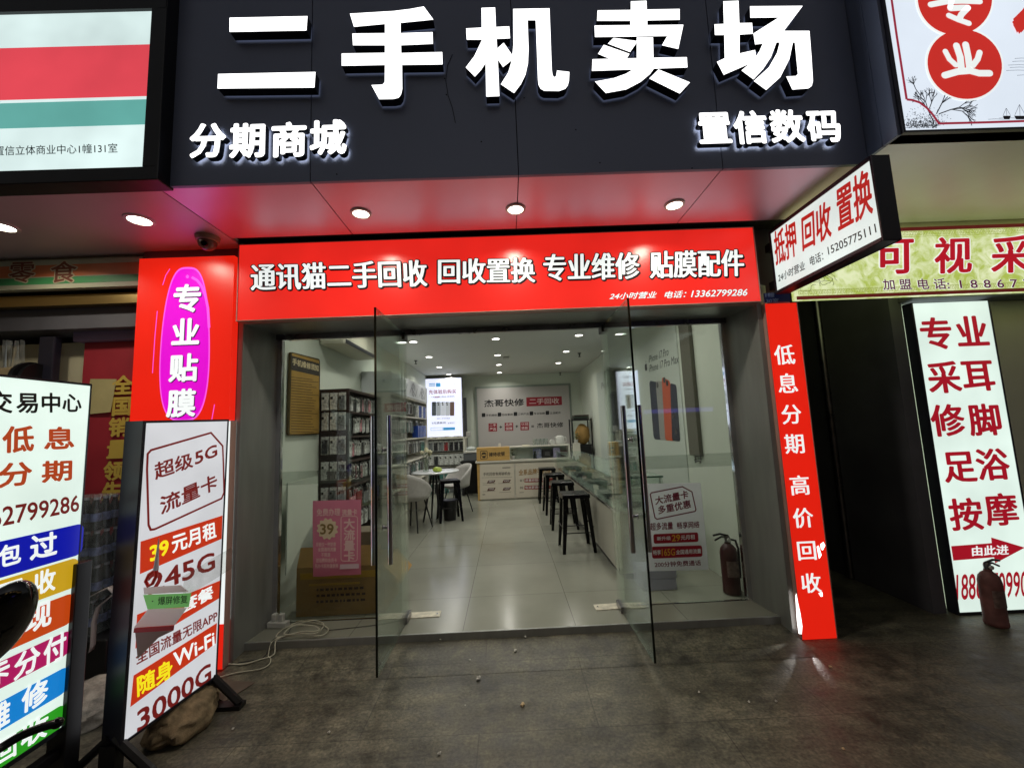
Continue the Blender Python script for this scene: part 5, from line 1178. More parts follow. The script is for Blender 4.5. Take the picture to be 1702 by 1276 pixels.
for cy in (5.9, 6.6, 7.3):
    for r in (.05, .09, .12): seg(m1, fh2, [V((-1.4885, cy + r * math.cos(a * .5) * (1 + .15 * math.sin(a * 1.7)), 2.19 + r * .85 * math.sin(a * .5))) for a in range(11)], .012)
    seg(m1, fh2, [V((-1.4885, cy - .25, 2.12)), V((-1.4885, cy - .12, 2.22)), V((-1.4885, cy + .15, 2.1)), V((-1.4885, cy + .3, 2.24))], .014)
m1.build('header_pattern', paint('grey line pattern', (110, 110, 124), .5), hbx)
for i in range(6):
    y = 6.95 + i * .12; kk = [0, 3, 3, 0, 3, 3][i]
    for z, w_ in ((1.762, 'upper'), (1.422, 'middle')):
        o = MB().box(-1.6, -1.497, y, y + .075, z, z + .2).build('accessory_box', SH[kk if w_ == 'upper' else 3], bevel=.003); tag(o, ('white' if kk == 0 and w_ == 'upper' else 'blue') + ' upright accessory box on the ' + w_ + ' board at the far end of the white shelf', 'box', 'upright boxes on the white shelf')

# back cabinet with lit poster box
YB = 9.62
cbn = thing('case_cabinet', 'low cabinet of phone cases under the lit white poster box', 'cabinet', (-1.42, YB + .2, ZF))
xa, xb = onY(699, 730, YB).x, onY(773, 730, YB).x; zt_c = onY(735, 730, YB).z
MB().box(xa, xa + .03, YB, YB + .4, ZF + .001, zt_c).box(xb - .05, xb, YB, YB + .4, ZF + .001, zt_c).build('side_panel', M['white_lam'], cbn, bevel=.003)
MB().box(xa - .01, xb + .02, YB - .01, YB + .42, zt_c + .001, zt_c + .03).build('top_panel', M['white_lam'], cbn, bevel=.003); MB().box(xa + .03, xb - .05, YB + .38, YB + .4, ZF + .001, zt_c).build('back_panel', M['brown_wood'], cbn)
lv_ = [zt_c - .02, zt_c - .34, zt_c - .66, zt_c - .98]
for z in lv_[1:]: MB().box(xa + .03, xb - .05, YB + .12, YB + .38, z + .01, z + .025).build('shelf_board', M['white_lam'], cbn)
for r_, z in enumerate(lv_):
    for i in range(8):
        k = rs.choice([[1, 1, 2, 6], [0, 0, 0, 1], [5, 2, 2, 5], [1, 2, 5]][r_])
        hang(k, (xa + .1 + i * (xb - xa - .2) / 7, YB + .07 + rs.random() * .03, z - .01), .115, .25, 0, 'in the low cabinet under the lit poster box', 'phone cases in the low back cabinet', rs.uniform(-.1, .1))
pl = thing('lit_poster_box', 'bright white vertical poster lightbox on the low back cabinet', 'lightbox', (-1.4, YB + .15, zt_c))
fpl = facY(YB + .1); P4 = [(705.5, 727), (768, 724.5), (765, 628), (705, 627.5)]
a_, c_ = fpl.at(705.2, 727), fpl.at(766.5, 627.5)
MB().box(a_.x - .02, c_.x + .02, YB + .105, YB + .22, zt_c + .032, c_.z + .02).build('frame', M['steel_dull'], pl, bevel=.004)
MB().box(a_.x, c_.x, YB + .1, YB + .104, zt_c + .05, c_.z).build('face_panel', backlit('backlit bluish white poster', (226, 230, 250), 1.05, .3, .04), pl)
def zp(x, y): return (660 + x * .25078, 560 + y * .25078)
m1 = MB(); put_line(m1, '先体验后购买', fpl, zp(210, 380), zp(392, 374), zp(210, 350), .02, 1, .001); put_line(m1, '免费', fpl, zp(248, 404), zp(280, 403), zp(248, 393), .02, 1, .003); m1.build('heading', backlit('backlit plum red', (130, 46, 66), .9), pl)
m1 = MB(); put_line(m1, '二手手机店', fpl, zp(310, 320), zp(385, 317), zp(310, 306), .015, 1, .001); put_line(m1, '0元换新机', fpl, zp(230, 578), zp(325, 575), zp(230, 562), .02, 1, .001); put_line(m1, '先用后付', fpl, zp(335, 576), zp(382, 574), zp(335, 564), .01, 1, .001); put_line(m1, '全新二手均可体验', fpl, zp(262, 545), zp(350, 543), zp(262, 535), .01, 1, .001); put_line(m1, '7天内 无理由退换机', fpl, zp(224, 404), zp(382, 398), zp(224, 393), .005, 1, .001); m1.build('small_lettering', backlit('backlit slate', (70, 76, 100), .9), pl)
m1 = MB(); poly_px(m1, fpl, [zp(306, 618), zp(384, 615), zp(384, 597), zp(306, 599)], .001); poly_px(m1, fpl, [zp(258, 330), zp(288, 329), zp(288, 304), zp(258, 305)], .001)
for y in (310, 322): seg_px(m1, fpl, [zp(212, y), zp(252, y - 1)], .022, .001)
seg_px(m1, fpl, [zp(224, 602), zp(302, 600), zp(302, 616), zp(224, 619)], .008, .001, True); m1.build('blue_block', backlit('backlit blue', (60, 140, 190), .9), pl)
for i, c in enumerate(((60, 66, 70), (150, 156, 160), (190, 194, 200), (176, 180, 184), (92, 74, 66))):
    x = 230 + i * 30; m1 = MB(); P = rrect(fpl, [zp(x, 430), zp(x, 522), zp(x + 29, 521), zp(x + 29, 429)], .18, .001); m1.add(P, [tuple(range(len(P)))])
    m1.build('phone_print', backlit('backlit phone print %d' % i, c, .8), pl)
m1 = MB()
for i in range(4):
    for dy in (0, 12): m1.lathe(fpl.at(*zp(243 + i * 29 + (dy % 5), 436 + dy), .002), [(.018, 0), (.018, .0005)], 10, (0, -1, 0))
m1.build('lens_print', M['black'], pl)
m1 = MB()
for i in range(9): P = onY(705 + i * 6.8, 729, YB); m1.cbox((P.x + .05, YB + .05, zt_c + .045 + (i % 3) * .004), (.09, .07, .022 + .01 * (i % 2)), Matrix.Rotation(i * .7, 3, 'Z'))
tag(m1.build('paper_stack', M['white_lam']), 'messy low row of white papers on top of the back cabinet', 'papers')
tag(MB().box(-.96, -.86, YB - .005, YB + .06, zt_c + .034, zt_c + .15).build('card_box', paint('grey white box', (170, 168, 166), .6), bevel=.004), 'small grey white box on the end of the back cabinet', 'box')
dd = MB(); dd.box(onY(767, 700, 10.15).x, onY(776, 700, 10.15).x, 10.14, 10.19, ZF + .002, onY(770, 661, 10.15).z); tag(dd.build('back_door', M['dark_wall']), 'dark narrow door in the back wall beside the lit poster box', 'door')

# ------------------------------------------------------------------ back wall board
fbk = facY(10.15)
wb = thing('wall_board', 'pale grey wall board with black and red repair shop writing', 'sign board', (.5, 10.17, 1.1))
a_, c_ = fbk.at(795.5, 742), fbk.at(945, 640)
wbm = MB(); wbm.box(a_.x, c_.x, 10.15, 10.198, .95, c_.z); wbm.build('panel', paint('pale grey lilac board', (186, 182, 180), .5), wb, bevel=.004)
wbm = MB(); e_ = .05; wbm.box(a_.x - e_, a_.x, 10.165, 10.198, .95, c_.z + e_).box(c_.x, c_.x + e_, 10.165, 10.198, .95, c_.z + e_).box(a_.x, c_.x, 10.165, 10.198, c_.z, c_.z + e_); wbm.build('frame', paint('grey green frame', (140, 150, 142), .5), wb)
def zq(x, y): return (780 + x * .10576, 630 + y * .10576)
m1 = MB(); put_line(m1, '杰哥快修', fbk, zq(235, 440), zq(862, 418), zq(235, 325), .03, 1, .002); put_line(m1, '杰哥快修', fbk, zq(1062, 768), zq(1478, 752), zq(1062, 690), .012, 1, .002)
for i, s in enumerate(('手机维修', '回收置换', '二手严选', '专业贴膜', '正品配件')):
    x = 262 + i * 251; y = 585 - i * 9; put_line(m1, s, fbk, zq(x, y), zq(x + 172, y - 6), zq(x, y - 34), .012, 1, .002)
    P = rrect(fbk, [zq(x - 66, y - 50), zq(x - 66, y + 10), zq(x - 10, y + 8), zq(x - 10, y - 52)], .2, .002); m1.add(P, [tuple(range(len(P)))])
for x, y in ((495, 752), (746, 742)): seg_px(m1, fbk, [zq(x - 20, y), zq(x + 20, y - 1)], .02, .002); seg_px(m1, fbk, [zq(x, y - 20), zq(x, y + 20)], .02, .0025)
for y in (732, 750): seg_px(m1, fbk, [zq(975, y), zq(1015, y - 1)], .016, .002)
m1.build('black_lettering', M['black_print'], wb)
m1 = MB()
for pts in ([(895, 288), (900, 428), (1458, 404), (1452, 268)], [(303, 695), (303, 822), (437, 820), (435, 690)], [(556, 685), (558, 812), (691, 808), (689, 682)], [(803, 675), (805, 804), (938, 800), (936, 670)]): poly_px(m1, fbk, [zq(*p) for p in pts], .002)
m1.build('red_block', paint('dark red print', (150, 24, 44), .5), wb)
m1 = MB(); put_line(m1, '二手回收', fbk, zq(942, 395), zq(1412, 384), zq(942, 305), .015, 1, .0035)
for a, b, x, y in (('二手', '严选', 318, 818), ('品质', '保障', 572, 808), ('以旧', '换新', 818, 799)): put_line(m1, a, fbk, zq(x, y - 72), zq(x + 104, y - 74), zq(x, y - 118), .02, 1, .0035); put_line(m1, b, fbk, zq(x, y - 8), zq(x + 104, y - 10), zq(x, y - 56), .02, 1, .0035)
m1.build('red_block_lettering', paint('pale pink white print', (220, 200, 200), .5), wb)

# ------------------------------------------------------------------ reception counter
YC = 8.42
rcn = thing('reception_counter', 'pale reception counter with oak box and printed white front panels', 'counter', (.3, YC + .3, ZF))
fc = facY(YC - .012); xl = -.64
MB().box(xl, xl + .06, YC, YC + .6, ZF + .002, .835).build('side_panel', M['wood'], rcn, bevel=.003)
MB().box(xl + .06, 1.3, YC + .01, YC + .6, ZF + .002, .835).build('body', M['white_lam'], rcn, bevel=.003)
MB().box(xl - .03, 1.42, YC - .03, YC + .62, .837, .875).build('counter_top', M['white_lam'], rcn, bevel=.004)
MB().box(xl, .03, YC - .02, YC + .25, .877, 1.145).build('oak_box', M['wood'], rcn, bevel=.004)
MB().box(.04, 1.27, YC + .05, YC + .33, 1.115, 1.14).box(1.24, 1.27, YC + .05, YC + .33, .877, 1.113).build('raised_shelf', M['white_lam'], rcn, bevel=.003)
MB().box(.035, 1.235, YC + .325, YC + .34, .877, 1.112).build('shelf_back', paint('pale aqua panel', (186, 200, 190), .4), rcn)
def zc(x, y): return (770 + x * .13514, 710 + y * .13514)
fx = facY(YC - .02)
m1 = MB(); put_line(m1, '接待收银', fx, zc(316, 362), zc(512, 350), zc(316, 308), .035, 1, .001)
seg(m1, fx, rrect(fx, [zc(210, 294), zc(212, 390), zc(296, 384), zc(294, 290)], .12, .001), .011, True)
P = [fx.at(*zc(253 + 26 * math.cos(k * .2618), 340 - (30 if math.sin(k * .2618) > 0 else 34) * math.sin(k * .2618)), .001) for k in range(24)]; seg(m1, fx, P, .012, True)
m1.add([fx.at(*zc(*p), .0012) for p in [(226, 318), (282, 314), (276, 330), (232, 333)]], [(0, 1, 2, 3)]); m1.add([fx.at(*zc(*p), .0014) for p in [(236, 352), (270, 350), (264, 372), (246, 373)]], [(0, 1, 2, 3)])
m1.build('logo_lettering', M['black_print'], rcn)
m1 = MB()
for pts in ([(203, 455), (205, 888), (632, 868), (622, 440)], [(640, 440), (648, 868), (1180, 838), (1180, 432)]): m1.slab(*[fc.at(*zc(*p)) for p in [pts[1], pts[2], pts[3], pts[0]]], fc.n, .009)
m1.build('front_board', paint('cream white board', (208, 200, 184), .45), rcn)
m1 = MB(); put_line(m1, '手机回收专用验机台', fc, zc(245, 598), zc(578, 585), zc(245, 556), .012, 1, .0012)
for y, xa_, xb_ in ((618, 228, 600), (690, 240, 395), (690, 432, 590), (708, 240, 395), (790, 240, 395), (800, 440, 590)): seg_px(m1, fc, [zc(xa_, y), zc(xb_, y - 8)], .004, .0012)
put_line(m1, '01', fc, zc(698, 668), zc(740, 666), zc(698, 640), .01, 1, .0012); put_line(m1, '02', fc, zc(698, 756), zc(740, 754), zc(698, 728), .01, 1, .0012)
seg_px(m1, fc, [zc(236, 826), zc(270, 825)], .012, .0012); seg_px(m1, fc, [zc(690, 802), zc(745, 798)], .008, .0012); seg_px(m1, fc, [zc(480, 496), zc(580, 494)], .014, .0012)
m1.build('panel_lettering', paint('dark grey print', (60, 56, 52), .5), rcn)
m1 = MB(); put_line(m1, '全系品牌手机维修', fc, zc(682, 592), zc(1130, 560), zc(682, 520), .03, 1, .0012); m1.build('gold_lettering', paint('ochre print', (150, 112, 52), .5), rcn)
m1 = MB()
for x, y in ((290, 660), (480, 654), (292, 754), (482, 748)): poly_px(m1, fc, [zc(x, y + 28), zc(x + 88, y + 22), zc(x + 106, y - 12), zc(x + 18, y - 8)], .0012)
m1.build('dark_tab', paint('dark red brown tab', (92, 50, 40), .5), rcn)
m1 = MB()
for y in (628, 716): poly_px(m1, fc, [zc(752, y + 48), zc(1100, y + 40), zc(1100, y - 6), zc(754, y)], .0012)
m1.build('red_bar', paint('brick red print', (150, 48, 40), .5), rcn)
m1 = MB(); put_line(m1, '屏幕碎裂维修', fc, zc(762, 668), zc(1000, 662), zc(762, 634), .015, 1, .002); put_line(m1, '电池更换维修', fc, zc(762, 756), zc(1000, 750), zc(762, 722), .015, 1, .002)
for (x, y), s in zip(((290, 660), (480, 654), (292, 754), (482, 748)), ('屏幕检测', '电池检测', '外观检测', '功能检测')): put_line(m1, s, fc, zc(x + 22, y + 16), zc(x + 86, y + 12), zc(x + 22, y - 4), .01, 1, .002)
m1.build('tab_lettering', M['white_print'], rcn)
# things on the counter
def drinking_glass(x, d):
    t = thing('drinking_glass', 'clear glass on the raised counter shelf, ' + d, 'glass', (x, YC + .18, 1.141), 'row of clear drinking glasses')
    MB().lathe((x, YC + .18, 1.1415), [(.032, 0), (.04, .13), (.037, .13), (.03, .012), (0, .012)], 18).build('glass_wall', M['glass_clear'], t, smooth=True)
    MB().lathe((x, YC + .18, 1.2725), [(.0405, 0), (.0405, .004), (.037, .004), (.037, 0)], 18).build('rim', paint('bright glass rim', (200, 205, 200), .2), t)
for x, d in ((.56, 'first from the roll of tape'), (.64, 'second in the row'), (.72, 'third in the row'), (.80, 'nearest the white roll')): drinking_glass(x, d) if x > .6 else drinking_glass(x, 'at the oak box end')
ro = thing('tape_roll', 'white paper roll with dark hole lying on the raised counter shelf', 'roll', (.94, YC + .16, 1.141))
c = V((.93, YC + .12, 1.196)); MB().lathe(c, [(.022, 0), (.054, 0), (.054, .07), (.022, .07)], 24, (-.2, 1, 0)).build('paper', M['plastic_white'], ro, smooth=True); MB().lathe(c, [(.0215, .002), (.0215, .068)], 20, (-.2, 1, 0)).build('core', M['black'], ro)
kt = thing('white_kettle', 'rounded white kettle on the raised counter shelf', 'kettle', (1.09, YC + .18, 1.141))
MB().lathe((1.09, YC + .18, 1.1415), [(.085, 0), (.092, .02), (.09, .12), (.075, .165), (.04, .18), (0, .182)], 24).build('kettle_body', M['plastic_white'], kt, smooth=True)
MB().tube(spline([(1.175, YC + .18, 1.28), (1.215, YC + .18, 1.27), (1.215, YC + .18, 1.19), (1.18, YC + .18, 1.18)]), .011, 10).build('handle', M['plastic_white'], kt, smooth=True)
MB().lathe((1.02, YC + .14, 1.27), [(.018, 0), (.014, .05)], 12, (-.9, -.2, .5)).build('spout', M['plastic_white'], kt, smooth=True)
tag(MB().box(.3, .45, YC + .1, YC + .22, 1.141, 1.156).build('paper_pad', paint('cream paper pad', (226, 220, 190), .6), bevel=.002), 'cream paper pad on the raised counter shelf', 'paper')
tag(MB().lathe((-.17, YC + .1, 1.1465), [(.028, 0), (.03, .05), (.022, .055), (.022, .075)], 14).build('small_jar', M['plastic_white'], smooth=True), 'small white jar on top of the oak box', 'jar')
for x0_, w_, h_, col, lab, cat in ((.52, .17, .2, (150, 158, 190), 'pale blue picture card under the raised counter shelf', 'picture'), (.70, .22, .17, (40, 40, 44), 'dark framed picture under the raised counter shelf', 'picture'), (.94, .14, .2, (170, 166, 200), 'pale lilac box under the raised counter shelf', 'box'), (1.08, .15, .13, (90, 46, 44), 'dark red box under the raised counter shelf', 'box')):
    t = thing('picture_card' if cat == 'picture' else 'gift_box', lab, cat, (x0_ + w_ / 2, YC + .2, .877)); dpt = .02 if cat == 'picture' else .1
    MB().box(x0_, x0_ + w_, YC + .2, YC + .2 + dpt, .8775, .8775 + h_).build('card' if cat == 'picture' else 'box_body', paint(lab + ' print', col, .4, var=.35, vscale=25), t, bevel=.003)
    MB().box(x0_ + w_ * .3, x0_ + w_ * .75, YC + .1965, YC + .1985, .8775 + h_ * .25, .8775 + h_ * .7).build('image', paint(lab + ' image', tuple(min(255, int(v * .6 + 70)) for v in col), .4, var=.5, vscale=50), t)
ft_ = thing('dark_figurine', 'small dark blue ornament under the raised counter shelf', 'ornament', (.55, YC + .12, .877))
MB().lathe((.55, YC + .12, .8775), [(.045, 0), (.03, .03), (.035, .07), (.018, .1), (.028, .13), (.02, .15), (0, .155)], 16).build('figure', M['glass_edge'], ft_, smooth=True)
def plant(c, h, n, label, pot=True):
    t = thing('potted_plant', label, 'plant', tuple(c)); rb = random.Random(int(h * 1000))
    if pot: MB().lathe(c, [(.035, 0), (.045, .07), (.04, .07), (.035, .05), (0, .05)], 16).build('pot', M['plastic_white'], t, smooth=True)
    m = MB()
    for k in range(n):
        a = rb.random() * 6.28; r = rb.uniform(.02, .09); z = c.z + .06 + rb.random() * h; p = c + V((r * math.cos(a), r * math.sin(a), 0)); p.z = z
        d = V((math.cos(a), math.sin(a), rb.uniform(-.3, .8))).normalized() * .045; s = V((-math.sin(a), math.cos(a), 0)) * .014
        m.add([p, p + d * .5 + s, p + d, p + d * .5 - s], [(0, 1, 2, 3)])
    m.build('leaves', M['leaf'], t); MB().tube([c + V((0, 0, .04)), c + V((.004, 0, .06 + h * .7))], .004, 6).build('stem', M['leaf'], t)
plant(V((.09, YC + .14, .8775)), .13, 60, 'small green plant beside the oak box on the counter')
# counter clutter at the left behind the counter
dk = thing('desk', 'dark desk with grey equipment behind the counter next to the back door', 'desk', (-.9, 9.2, ZF))
MB().box(-1.05, -.62, 9.05, 9.5, .8, .84).box(-1.03, -.98, 9.1, 9.45, ZF + .002, .8).box(-.68, -.63, 9.1, 9.45, ZF + .002, .8).box(-.98, -.68, 9.4, 9.44, ZF + .002, .8).build('desk_frame', M['black'], dk)
pr = thing('printer', 'grey printer on the dark desk behind the counter', 'printer', (-.83, 9.2, .84))
MB().box(-.98, -.66, 9.08, 9.4, .8415, 1.02).build('printer_body', paint('grey plastic casing', (84, 88, 92), .5), pr, bevel=.01); MB().box(-.95, -.69, 9.06, 9.36, 1.022, 1.06).build('paper_tray', M['plastic_white'], pr, bevel=.005); MB().ball((-.82, 9.2, 1.1), (.11, .1, .05)).build('bag', paint('pale crumpled bag', (170, 176, 172), .6), pr, smooth=True)
# rack with brown sack at the far corner
bk = thing('corner_rack', 'black corner rack at the end of the counter by the wall', 'rack', (1.6, 9.1, ZF))
m = MB()
for x in (1.42, 1.84):
    for y in (8.95, 9.35): m.box(x - .012, x + .012, y - .012, y + .012, ZF + .002, 1.66)
m.build('post', M['black'], bk)
for z in (.82, 1.08, 1.62): MB().box(1.432, 1.828, 8.96, 9.34, z, z + .02).build('rack_shelf', M['black'], bk)
MB().box(1.44, 1.82, 8.955, 9.2, .842, 1.075).build('black_box', M['black'], bk)
bgk = thing('brown_sack', 'brown paper sack standing on the black corner rack', 'sack', (1.65, 9.1, 1.1))
MB().ball((1.66, 9.1, 1.32), (.16, .13, .225), None, 22, 14, .12, 2., 4).build('sack', M['cardboard'], bgk, smooth=True)
for i in range(3): tag(MB().box(1.46 + .01 * i, 1.8, 8.97, 9.3, 1.642 + i * .035, 1.672 + i * .035).build('flat_box', [M['black'], paint('dark green card', (40, 58, 44), .6), M['brown_wood']][i], bevel=.002), ['black flat box lying lowest', 'dark green flat box in the middle', 'brown flat box lying topmost'][i] + ' on the corner rack', 'box')
plant(V((1.47, 8.85, 1.145)), .2, 80, 'leafy green plant by the corner rack on the counter', True)
MB_ = MB().box(1.40, 1.54, 8.78, 8.92, .878, 1.143); tag(MB_.build('plant_block', M['white_lam'], bevel=.003), 'white block under the leafy plant at the counter end', 'block')

# ------------------------------------------------------------------ display counter
dc = thing('display_counter', 'long glass topped display counter with pale lower panel', 'display counter', (1.2, 6, ZF))
XF, Y0, Y1, ZL, ZT = .965, 3.85, 8.36, .685, 1.0
MB().box(XF + .01, 1.42, Y0, Y1, ZF + .06, ZL).build('lower_panel', paint('pale grey laminate', (176, 174, 160), .4, var=.05), dc, bevel=.003)
MB().box(XF + .04, 1.40, Y0 + .03, Y1, ZF + .001, ZF + .06).build('plinth', M['box_dark'], dc)
MB().box(XF, XF + .022, Y0 - .01, Y1, ZL + .001, ZL + .028).build('metal_rail', M['steel'], dc, bevel=.003)
MB().box(XF + .024, 1.425, Y0, Y1, ZL + .001, ZL + .02).build('case_floor', M['plastic_white'], dc)
m = MB(); zg = ZL + .03
m.box(XF + .006, XF + .012, Y0, Y1, zg, ZT); m.box(XF + .012, 1.42, Y0, Y0 + .006, zg, ZT); m.box(XF + .004, 1.425, Y0 - .003, Y1, ZT + .001, ZT + .009)
m.build('glass_case', M['glass_case'], dc)
m = MB(); m.box(XF + .002, XF + .012, Y0 - .004, Y1, ZT + .0095, ZT + .012).box(XF + .002, 1.426, Y0 - .006, Y0 - .003, ZT - .002, ZT + .012); m.build('glass_edge', paint('green glass edge', (70, 110, 92), .2), dc)
MB().box(1.395, 1.41, Y0 + .02, Y1, ZL + .021, .998).build('case_back', M['plastic_white'], dc)
MB().box(XF + .03, 1.39, Y0 + .02, Y1, .845, .851).build('glass_shelf', M['glass_case'], dc)
rb = random.Random(13)
for k in range(34):
    y = 4.0 + (k // 2) * .255; z = (.714, .852)[k % 2]; c_ = rb.choice([(170, 170, 160), (206, 204, 196), (60, 62, 66), (140, 150, 140), (190, 186, 160)]); key = 'boxed phone shade %d' % c_[0]
    mm = bpy.data.materials.get(key) or paint(key, c_, .4)
    o = MB().cbox((1.16 + rb.uniform(-.05, .1), y, z + .021), (.17, .085, .04), Matrix.Rotation(rb.uniform(-.2, .2), 3, 'Z')).build('phone_box', mm, bevel=.003)
    tag(o, 'flat phone box inside the glass display counter', 'box', 'phone boxes inside the display counter')

# ------------------------------------------------------------------ stools
def make_stool():
    t = thing('metal_stool', 'x', 'stool', (0, 0, 0), 'black metal bar stools')
    H = .635; a, b = .15, .19
    m = MB(); m.add([(x * r, y * r, z) for r, z in ((a, H), (a + .006, H - .006), (a + .008, H - .045)) for x, y in ((-1, -1), (1, -1), (1, 1), (-1, 1))],
        [(0, 1, 2, 3)] + [(i, (i + 1) % 4, 4 + (i + 1) % 4, 4 + i) for i in range(4)] + [(4 + i, 4 + (i + 1) % 4, 8 + (i + 1) % 4, 8 + i) for i in range(4)])
    st = m.build('seat', M['black_gloss'], t, bevel=.012); 
    md = st.modifiers.new('thick', 'SOLIDIFY'); md.thickness = .004; md.offset = -1
    MB().lathe((0, 0, H + .0015), [(.024, 0), (.024, .001)], 16).build('seat_hole', M['seam'], t)
    for x, y in ((-1, -1), (1, -1), (1, 1), (-1, 1)):
        m = MB(); A = V((x * (a - .002), y * (a - .002), H - .045)); Bm = V((x * b, y * b, .002)); tx, ty = V((-x, 0, 0)), V((0, -y, 0)); w0, w1 = .058, .034; th = .006
        def sheet(t1, t2):
            m.add([A, A + t1 * w0, Bm + t1 * w1, Bm, A + t2 * th, A + t1 * w0 + t2 * th, Bm + t1 * w1 + t2 * th, Bm + t2 * th], [(0, 1, 2, 3), (7, 6, 5, 4), (0, 4, 5, 1), (1, 5, 6, 2), (2, 6, 7, 3), (3, 7, 4, 0)])
        sheet(tx, ty); sheet(ty, tx); m.build('leg', M['black_gloss'], t, fix=False)
    m = MB(); r = .172; z = .22
    for k, (p, q_) in enumerate((((-1, -1), (1, -1)), ((1, -1), (1, 1)), ((1, 1), (-1, 1)), ((-1, 1), (-1, -1)))): zz_ = z + (.06 if k % 2 else 0); m.tube([(p[0] * r, p[1] * r, zz_), (q_[0] * r, q_[1] * r, zz_)], .006, 8)
    m.build('stretcher', M['black_gloss'], t, smooth=True); return t
st0 = make_stool(); rows = [(.745, 4.87, 'first black metal stool from the door at the display counter', .02), (.745, 5.93, 'second black metal stool at the display counter', -.03), (.74, 6.93, 'third black metal stool along the display counter', .05), (.73, 7.98, 'fourth black metal stool, close to the reception counter', -.02), (-.97, 6.72, 'black metal stool standing beside the round white table', .3)]
for i, (x, y, lab, rz) in enumerate(rows):
    if i == 0: st0.location = (x, y, ZF); st0.rotation_euler.z = rz; st0['label'] = lab
    else: copy_tree(st0, None, (x, y, ZF), lab, None, rz)

# ------------------------------------------------------------------ round table and shell chairs
tc_ = onZ(718, 868, ZF); tx, ty = -1.2, 6.75
tb = thing('round_table', 'small round white table on dark splayed legs', 'table', (tx, ty, ZF)); ZTb = .85
MB().lathe((tx, ty, ZTb), [(.0, 0), (.36, 0), (.385, .01), (.39, .022), (.385, .026), (0, .026)], 48).build('tabletop', M['marble'], tb, smooth=True)
for k in range(4):
    a = k * 1.5708 + .5; MB().tube([(tx + .05 * math.cos(a), ty + .05 * math.sin(a), ZTb - .001), (tx + .2 * math.cos(a), ty + .2 * math.sin(a), ZF + .002)], .02, 10, r1=.013).build('leg', M['black'], tb, smooth=True)
MB().lathe((tx, ty, ZTb - .02), [(.12, 0), (.12, .018)], 24).build('under_plate', M['black'], tb)
def make_chair():
    t = thing('shell_chair', 'x', 'chair', (0, 0, 0), 'pale shell chairs at the round table')
    MB().lathe((0, 0, .42), [(0, 0), (.16, .0), (.215, .02), (.225, .05), (.2, .065), (0, .06)], 32).build('seat', M['fabric'], t, smooth=True)
    m = MB(); n = 28; vs = []
    for j in range(6):
        for i in range(n + 1):
            a = -math.pi * .62 + 1.24 * math.pi * i / n; top = .10 + .27 * max(0, math.cos(a * .82)) ** .8
            r = .215 + .05 * (j / 5) ** 1.2; z = .45 + top * j / 5; vs.append((r * math.sin(a), r * math.cos(a), z))
    m.add(vs, [(j * (n + 1) + i, j * (n + 1) + i + 1, (j + 1) * (n + 1) + i + 1, (j + 1) * (n + 1) + i) for j in range(5) for i in range(n)])
    b = m.build('backrest', M['fabric'], t, smooth=True); md = b.modifiers.new('thick', 'SOLIDIFY'); md.thickness = .028; md.offset = 0
    for x, y in ((-1, -1), (1, -1), (1, 1), (-1, 1)): MB().tube([(x * .11, y * .11, .425), (x * .19, y * .2, .002)], .012, 8, r1=.009).build('leg', M['black'], t, smooth=True)
    return t
ch0 = make_chair(); ch0.location = (-1.42, 6.2, ZF); ch0.rotation_euler.z = R(160); ch0['label'] = 'pale shell chair with its back to the door, in front of the round table'
copy_tree(ch0, None, (-.93, 7.35, ZF), 'pale shell chair beyond the round table, turned toward it, behind a black stool', None, R(-52))
bn = thing('waste_bin', 'dark waste bin on the floor under the stool by the round table', 'bin', (-.97, 6.75, ZF))
MB().lathe((-.97, 6.75, ZF + .002), [(0, 0), (.095, 0), (.12, .3), (.115, .3), (.09, .01)], 24).build('bin_body', M['black'], bn, smooth=True); MB().lathe((-.97, 6.75, ZF + .3), [(.118, 0), (.127, .004), (.127, .018), (.114, .018)], 24).build('rim', M['box_dark'], bn)
vz = thing('flower_vase', 'glass vase of cream flowers on the round white table', 'vase', (-1.33, 6.7, ZTb + .026))
vc = V((-1.33, 6.7, ZTb + .0275)); MB().lathe(vc, [(.04, 0), (.045, .01), (.035, .1), (.042, .2), (.039, .2), (.03, .1), (.036, .014), (0, .012)], 20).build('vase_wall', M['glass_clear'], vz, smooth=True)
heads = [(-.06, .02, .3), (.02, -.03, .33), (.07, .02, .31), (0, .05, .35), (.05, .06, .27)]
for dx, dy, dz in heads:
    h = vc + V((dx, dy, dz)); fl = MB().tube(spline([vc + V((dx * .1, dy * .1, .02)), vc + V((dx * .5, dy * .5, dz * .6)), h]), .003, 6).build('stem', M['leaf'], vz)
    m = MB(); rb = random.Random(int(dz * 999))
    for k in range(40):
        d = V((rb.gauss(0, 1), rb.gauss(0, 1), rb.gauss(0, 1))).normalized(); s = d.orthogonal().normalized(); w_ = d.cross(s); p = h + d * .028
        m.add([p - s * .013, p - w_ * .013 + d * .005, p + s * .013, p + w_ * .013 + d * .005], [(0, 1, 2, 3)])
    m.ball(h, .024, None, 10, 8); m.build('flower', M['petal'], vz)
m = MB(); rb = random.Random(77)
for k in range(70):
    a = rb.random() * 6.28; r = rb.uniform(.02, .09); p = vc + V((r * math.cos(a), r * math.sin(a), rb.uniform(.15, .3))); d = V((math.cos(a), math.sin(a), rb.uniform(-.5, .5))).normalized() * .04; s = V((-math.sin(a), math.cos(a), 0)) * .012
    m.add([p, p + d * .5 + s, p + d, p + d * .5 - s], [(0, 1, 2, 3)])
m.build('leaves', M['leaf'], vz)
gp_ = thing('snack_bag', 'small yellow green snack bag on the round white table', 'snack', (-1.12, 6.55, ZTb + .026))
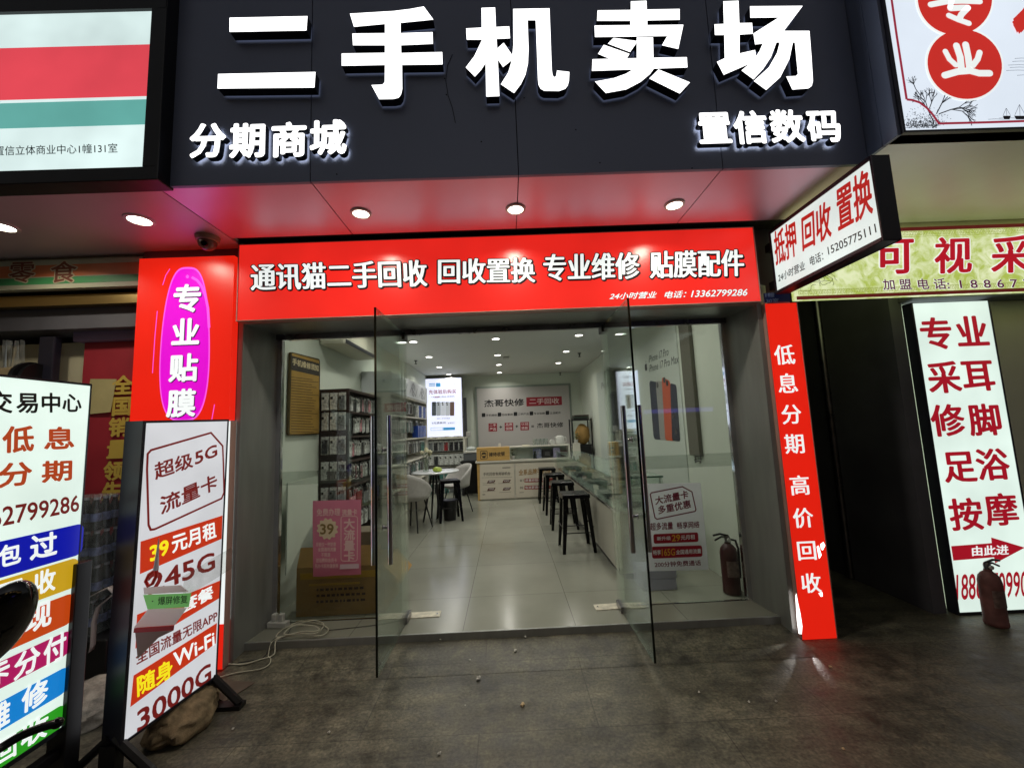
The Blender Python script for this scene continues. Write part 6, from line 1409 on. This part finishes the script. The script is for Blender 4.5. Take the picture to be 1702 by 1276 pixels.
MB().ball((-1.12, 6.55, ZTb + .065), (.07, .05, .04), None, 20, 12, .25, 2.5, 6).build('bag', paint('yellow green foil', (170, 190, 80), .35, var=.3, vscale=25), gp_, smooth=True)
# cardboard boxes by the window
cbx = thing('cardboard_box', 'open brown cardboard box with yellow print behind the window near the step', 'box', (-1.4, 3.62, ZF))
m = MB(); x0_, x1_, ya_, yb_, zt_ = -1.72, -1.02, 3.42, 3.85, .47; th = .008
m.box(x0_, x1_, ya_, ya_ + th, ZF + .002, zt_).box(x0_, x1_, yb_ - th, yb_, ZF + .002, zt_).box(x0_, x0_ + th, ya_ + th, yb_ - th, ZF + .002, zt_).box(x1_ - th, x1_, ya_ + th, yb_ - th, ZF + .002, zt_).box(x0_ + th, x1_ - th, ya_ + th, yb_ - th, ZF + .002, ZF + .01); m.build('box_body', M['cardboard'], cbx)
m = MB(); m.slab((x1_ - .01, ya_, zt_), (x1_ + .12, ya_ + .03, zt_ - .16), (x1_ + .12, yb_ - .02, zt_ - .14), (x1_ - .01, yb_, zt_), (0.5, 0, .85), .005); m.slab((x0_, ya_ + .002, zt_ + .002), (x1_ - .05, ya_ + .002, zt_ + .002), (x1_ - .05, ya_ + .06, zt_ + .14), (x0_, ya_ + .06, zt_ + .14), (0, -1, .3), .005); m.build('flap', M['cardboard'], cbx)
m = MB(); m.box(x0_ + .03, x1_ - .03, ya_ - .002, ya_ - .0005, .38, .43); m.box(x0_ + .1, x1_ - .2, ya_ - .002, ya_ - .0005, .33, .345); m.build('yellow_tape', paint('yellow print', (190, 150, 40), .4), cbx)
m = MB(); rb = random.Random(3)
for r_ in range(3):
    x = x0_ + .16
    while x < x1_ - .16: w_ = rb.uniform(.012, .035); m.box(x, x + w_, ya_ - .0022, ya_ - .0005, .2 + r_ * .045, .218 + r_ * .045); x += w_ + .014
m.build('print', paint('dark brown print', (70, 44, 26), .6), cbx)
tag(MB().box(-1.76, -1.1, 3.9, 4.15, ZF + .002, .62).build('carton', paint('grey brown carton', (110, 98, 80), .8, var=.15), bevel=.006), 'plain grey brown carton behind the open cardboard box', 'box')
wpn = MB(); wpn.slab((-1.80, 3.42, .42), (-1.80, 3.95, .80), (-1.80, 3.95, 1.14), (-1.80, 3.42, 1.14), (1, 0, 0), .012); tag(wpn.build('leaning_board', M['wall_white']), 'white panel with slanted lower edge against the entrance wall', 'panel')
